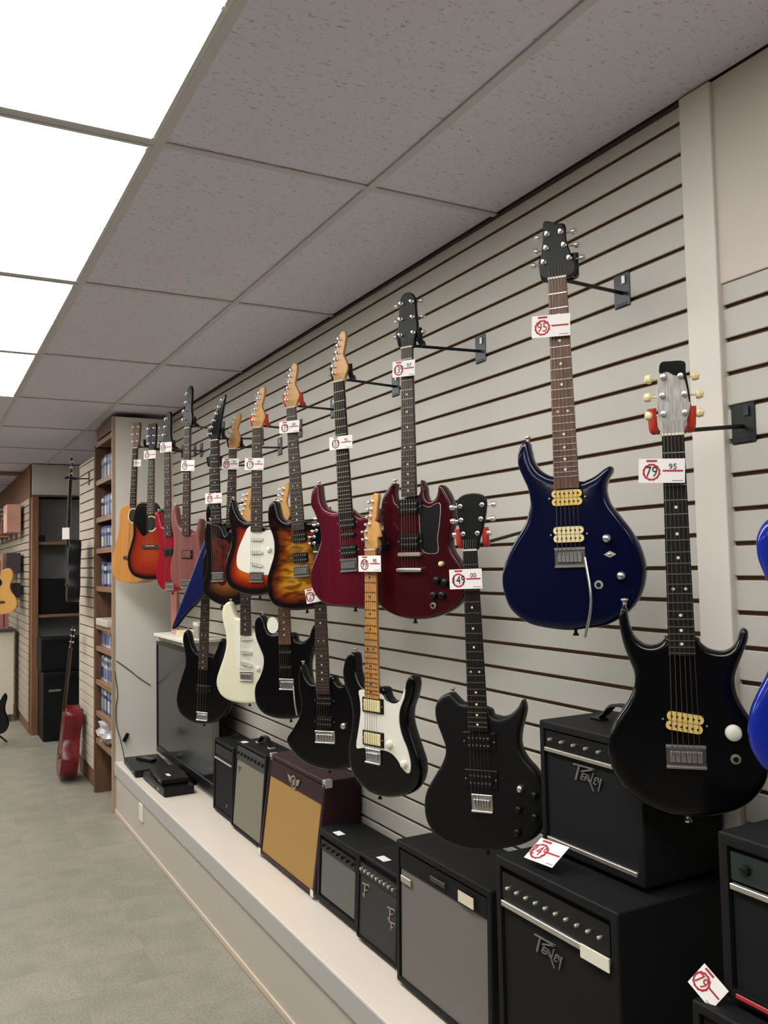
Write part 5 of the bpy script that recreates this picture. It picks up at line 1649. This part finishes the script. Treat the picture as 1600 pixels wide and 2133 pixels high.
guitar('F1', 'acoustic_guitar', 'black acoustic guitar seen edge-on, hanging from the cream slat panel', M_blackmat, T=0.09, rad=0.006, board=M_ebony, neck_m=M_black, head=ACOU_HEAD, head_m=M_black, posts='three', bridge='acoustic', bridge_m=M_blackplastic,
       acoustic=True, strap=False, cat='acoustic guitar', nfr=18)
GUITARS['F1'].matrix_world = GUITARS['F1'].matrix_world @ Matrix.Rotation(-0.03, 4, 'X')
GD['F2'] = simple_guitar_data((1.075, 7.30, 0.012), -3, 0.0, [(x, z*1.12) for x, z in HGT], 1.0, 0.50, 0.15)
guitar('F2', 'acoustic_guitar', 'red acoustic guitar standing on the floor beside the cream slat panel', mat('deep_red_lacquer', (104, 10, 26), 0.25), T=0.13, rad=0.006, board=M_ebony, neck_m=M_mahog, head=ACOU_HEAD, head_m=M_black, posts='three', bridge='acoustic', bridge_m=M_rosewood,
       acoustic=True, strap=False, cat='acoustic guitar', nfr=18)
GUITARS['F2'].matrix_world = Matrix.Translation((1.045, 7.30, 0.03)) @ Matrix.Rotation(0.10, 4, 'Y') @ Matrix.Translation((-1.075, -7.30, -0.012)) @ GUITARS['F2'].matrix_world
HLAB['F1'] = 'edge-on black acoustic guitar'
hk = thing('guitar_hanger', 'black hanger arm on the cream slat panel holding the edge-on black guitar', 'hanger', loc=(XS, 7.08, 2.365), group='guitar hangers on the slat wall')
obj('plate', bxm(-0.005, 0.003, -0.026, 0.026, -0.05, 0.05, 0.002), M_plate, hk)
bm = BM()
tube(bm, [(0, 0, 0), (-0.16, 0, -0.004)], 0.005, 8)
obj('arm', bm, M_blackmetal, hk, smooth=True)
for s in (-1, 1):
    bm = BM()
    tube(bm, spline([(-0.09, 0, -0.003), (-0.10, s*0.033, -0.003), (-0.18, s*0.036, 0.004)], 4, False), 0.006, 8)
    obj('prong', bm, M_blackmetal, hk, smooth=True)
small_cardF = small_card('white price card on the edge-on black acoustic guitar', (1.00, 7.02, 1.93), 0.06, 0.09, RZ+0.9, 0.0)

# ------------------------------------------------------------------ far alcove with amplifiers
YA = 9.42
al = thing('alcove_shelving', 'wood-framed shelving alcove at the end of the aisle with black amplifiers', 'shelving', loc=(1.015, YA, 0))
obj('post', bxm(0.0, 0.062, -0.02, 0.10, 0.0, 2.40, 0.002), mat('oak_post', (142, 98, 66), 0.5, noise=(6, (118, 80, 54), 3, (8, 8, 0.6))), al)
obj('header_panel', bxm(0.0, 1.6, 0.0, 0.03, 2.42, CEIL-0.005), mat('grey_header', (214, 208, 198), 0.6), al)
obj('header_edge', bxm(0.0, 1.6, -0.02, 0.0, 2.40, 2.42), M_brownwood, al)
obj('back_panel', bxm(0.06, 1.6, 0.55, 0.57, 0.0, 2.42), mat('alcove_back', (196, 196, 196), 0.6), al)
obj('side_panel', bxm(0.0, 0.012, 0.10, 0.57, 0.0, 2.42), M_brownwood, al)
for z in (1.94, 1.20):
    obj('shelf_board', bxm(0.05, 1.6, 0.0, 0.55, z-0.03, z, 0.002), M_oak, al)
def far_amp(label, x0, x1, y0, y1, z0, h, logo=False):
    t = thing('guitar_amplifier', label, 'amplifier', loc=((x0+x1)/2, y0, z0), group='black amplifiers in the far alcove')
    w = x1-x0
    obj('cabinet', bxm(-w/2, w/2, 0, y1-y0, 0.0, h, 0.008, 2), M_tolex, t)
    obj('grille', bxm(-w/2+0.03, w/2-0.03, -0.004, 0.002, 0.03, h*0.8, 0.001), F_black, t)
    obj('control_panel', bxm(-w/2+0.03, w/2-0.03, -0.003, 0.002, h*0.84, h*0.94, 0.001), M_blackplastic, t)
    if logo:
        obj('badge', bxm(-w/2+0.05, -w/2+0.16, -0.007, -0.004, h*0.72, h*0.75), M_silver, t)
    return t
far_amp('black amplifier on the middle shelf of the far alcove', 1.09, 1.62, YA+0.04, YA+0.34, 1.2005, 0.36)
far_amp('black amplifier on the middle shelf behind the slat panel', 1.70, 2.2, YA+0.04, YA+0.34, 1.2005, 0.36)
far_amp('upper black amplifier head stacked on the tall floor speaker', 1.06, 1.50, 9.02, 9.36, 0.662, 0.32)
far_amp('tall black speaker cabinet on the floor of the far alcove', 1.075, 1.52, 8.97, 9.36, 0.0, 0.66, True)
t = thing('shelf_sign', 'small white price strip clipped to the alcove upper shelf', 'sign', loc=(1.42, YA-0.004, 1.925))
obj('strip', bxm(-0.07, 0.07, -0.003, 0.0, -0.03, 0.02), M_card, t)
obj('clip', bxm(-0.01, 0.01, -0.004, 0.004, 0.0, 0.03), M_white, t)
tag(obj('box', bxm(-0.05, 0.05, 0, 0.10, 0, 0.07, 0.003), M_blackplastic, None, loc=(1.10, YA+0.05, 1.9405)), 'tiny black box at the left of the alcove upper shelf', 'box')

# slat wall along the far aisle with hung stock
wl = struct('wall_far_aisle', bxm(1.005, 1.014, YA+0.1, YF-0.02, 0, CEIL), M_groove)
ms3 = slat_mesh2(YA+0.1, YF-0.03, mat('aged_slat_laminate', (176, 164, 146), 0.5))
for k in range(0, 34):
    z = 2.36-GS*k
    if z < 0.1:
        break
    obj('slat', ms3, None, wl, loc=(0.9935, 0, z))
beam = struct('trim_3', bxm(X0, 1.0, 10.30, 10.36, CEIL-0.035, CEIL-0.002), mat('tan_beam', (132, 118, 100), 0.6))
stock_m = [mat('pink_box', (214, 158, 144), 0.6), mat('rust_box', (132, 60, 44), 0.6), mat('peach_box', (224, 178, 156), 0.6), mat('plum_bag', (66, 50, 58), 0.5), mat('silver_pack', (164, 164, 164), 0.4), mat('dark_pack', (34, 34, 36), 0.5), mat('tan_pack', (172, 128, 92), 0.5)]
sn = ['pink', 'rust red', 'peach', 'plum', 'silver', 'dark', 'tan']
rows = [(2.06, 0.30, [0, 1, 2, 1, 0]), (1.62, 0.22, [3, 6, 4, 3, 5]), (1.36, 0.16, [5, 4, 3, 5, 4])]
rl = ['top', 'middle', 'lower']
for ri, (z, hh, cs) in enumerate(rows):
    for k, ci in enumerate(cs):
        y = 10.15+k*0.62
        t = thing('stock_pack', sn[ci]+' boxed stock item, number '+['one', 'two', 'three', 'four', 'five'][k]+' from the alcove in the '+rl[ri]+' hanging row', 'box', loc=(0.9925, y, z), group='boxed stock on the far slat wall')
        obj('pack_body', bxm(-0.17, -0.03, -0.20, 0.20, 0.0, hh, 0.004), stock_m[ci], t)
        obj('pack_panel', bxm(-0.172, -0.168, -0.15, 0.15, hh*0.2, hh*0.7), stock_m[(ci+2) % 7], t)
        bm = BM()
        tube(bm, [(0.0, 0, hh*0.9), (-0.10, 0, hh*0.9)], 0.004, 6)
        obj('peg', bm, M_nickel, t)
GD['F3'] = simple_guitar_data((0.735, 9.85, 1.20), 78, 0.0, HGT, 0.95, 0.42, 0.13)
guitar('F3', 'acoustic_guitar', 'small natural acoustic guitar at the far left edge of the view', mat('pale_spruce', (226, 172, 92), 0.3, coat=0.4), T=0.09, rad=0.006, board=M_ebony, head=ACOU_HEAD, head_m=M_rosewood, posts='three', bridge='acoustic', bridge_m=M_rosewood, acoustic=True, strap=False, cat='acoustic guitar', nfr=12)
bm = BM()
cyl(bm, 0.046, -0.0015, 0.0005, 'y', (0, -0.045, 0.33), 24)
obj('sound_hole', bm, MATS['sound_hole_dark'], GUITARS['F3'])
GD['F4'] = simple_guitar_data((0.62, 9.05, 0.10), 80, 0.0, EGT, 0.82, 0.33, 0.15)
guitar('F4', 'electric_guitar', 'black electric guitar body low at the left edge of the view', M_black, board=M_rosewood, head=STRAT_HEAD, head_m=M_black, group=None)
st = thing('guitar_stand', 'black floor stand under the low black guitar at the left edge', 'guitar stand', loc=(0.62, 9.12, 0))
bm = BM()
for a in (0.3, 2.4, 4.5):
    tube(bm, [(0, 0, 0.16), (0.16*math.cos(a), 0.16*math.sin(a), 0.006)], 0.008, 8)
obj('legs', bm, M_blackmetal, st)
bm = BM()
tube(bm, [(0, 0, 0.14), (0, 0.02, 0.75)], 0.008, 8)
obj('upright', bm, M_blackmetal, st)
# counter block under the far stock with printed boxes on it
ct = thing('counter', 'pale counter block under the stock at the far left edge', 'counter', loc=(0.70, 10.4, 0))
obj('counter_front', bxm(-0.9, 0.24, 0.0, 0.03, 0.08, 0.98), mat('counter_laminate', (212, 202, 186), 0.5), ct)
obj('counter_top', bxm(-0.92, 0.26, -0.02, 0.5, 0.98, 1.01, 0.003), mat('counter_top_dark', (70, 62, 64), 0.4), ct)
obj('counter_side', bxm(0.21, 0.24, 0.03, 0.48, 0.08, 0.98), MATS['counter_laminate'], ct)
obj('kick_board', bxm(-0.9, 0.22, 0.05, 0.07, 0.0, 0.08), M_brownwood, ct)
pk_ = thing('display_box', 'pink striped display box on the far counter', 'box', loc=(0.80, 10.45, 1.0105))
obj('box_body', bxm(-0.09, 0.09, 0, 0.12, 0, 0.24, 0.003), mat('pink_display', (176, 120, 116), 0.6), pk_)
for k in range(3):
    obj('stripe', bxm(-0.065+k*0.05, -0.05+k*0.05, -0.0015, 0.0, 0.02, 0.16), mat('dark_red_stripe', (104, 44, 46), 0.6), pk_)
obj('box_header', bxm(-0.09, 0.09, 0.10, 0.12, 0.24, 0.30), mat('dull_header', (96, 80, 76), 0.6), pk_)
dk_ = thing('display_box', 'dark plum display box left of the pink striped one', 'box', loc=(0.58, 10.45, 1.0105))
obj('box_body', bxm(-0.09, 0.09, 0, 0.12, 0, 0.22, 0.003), stock_m[3], dk_)
obj('box_panel', bxm(-0.07, 0.07, -0.0015, 0.0, 0.03, 0.12), stock_m[4], dk_)
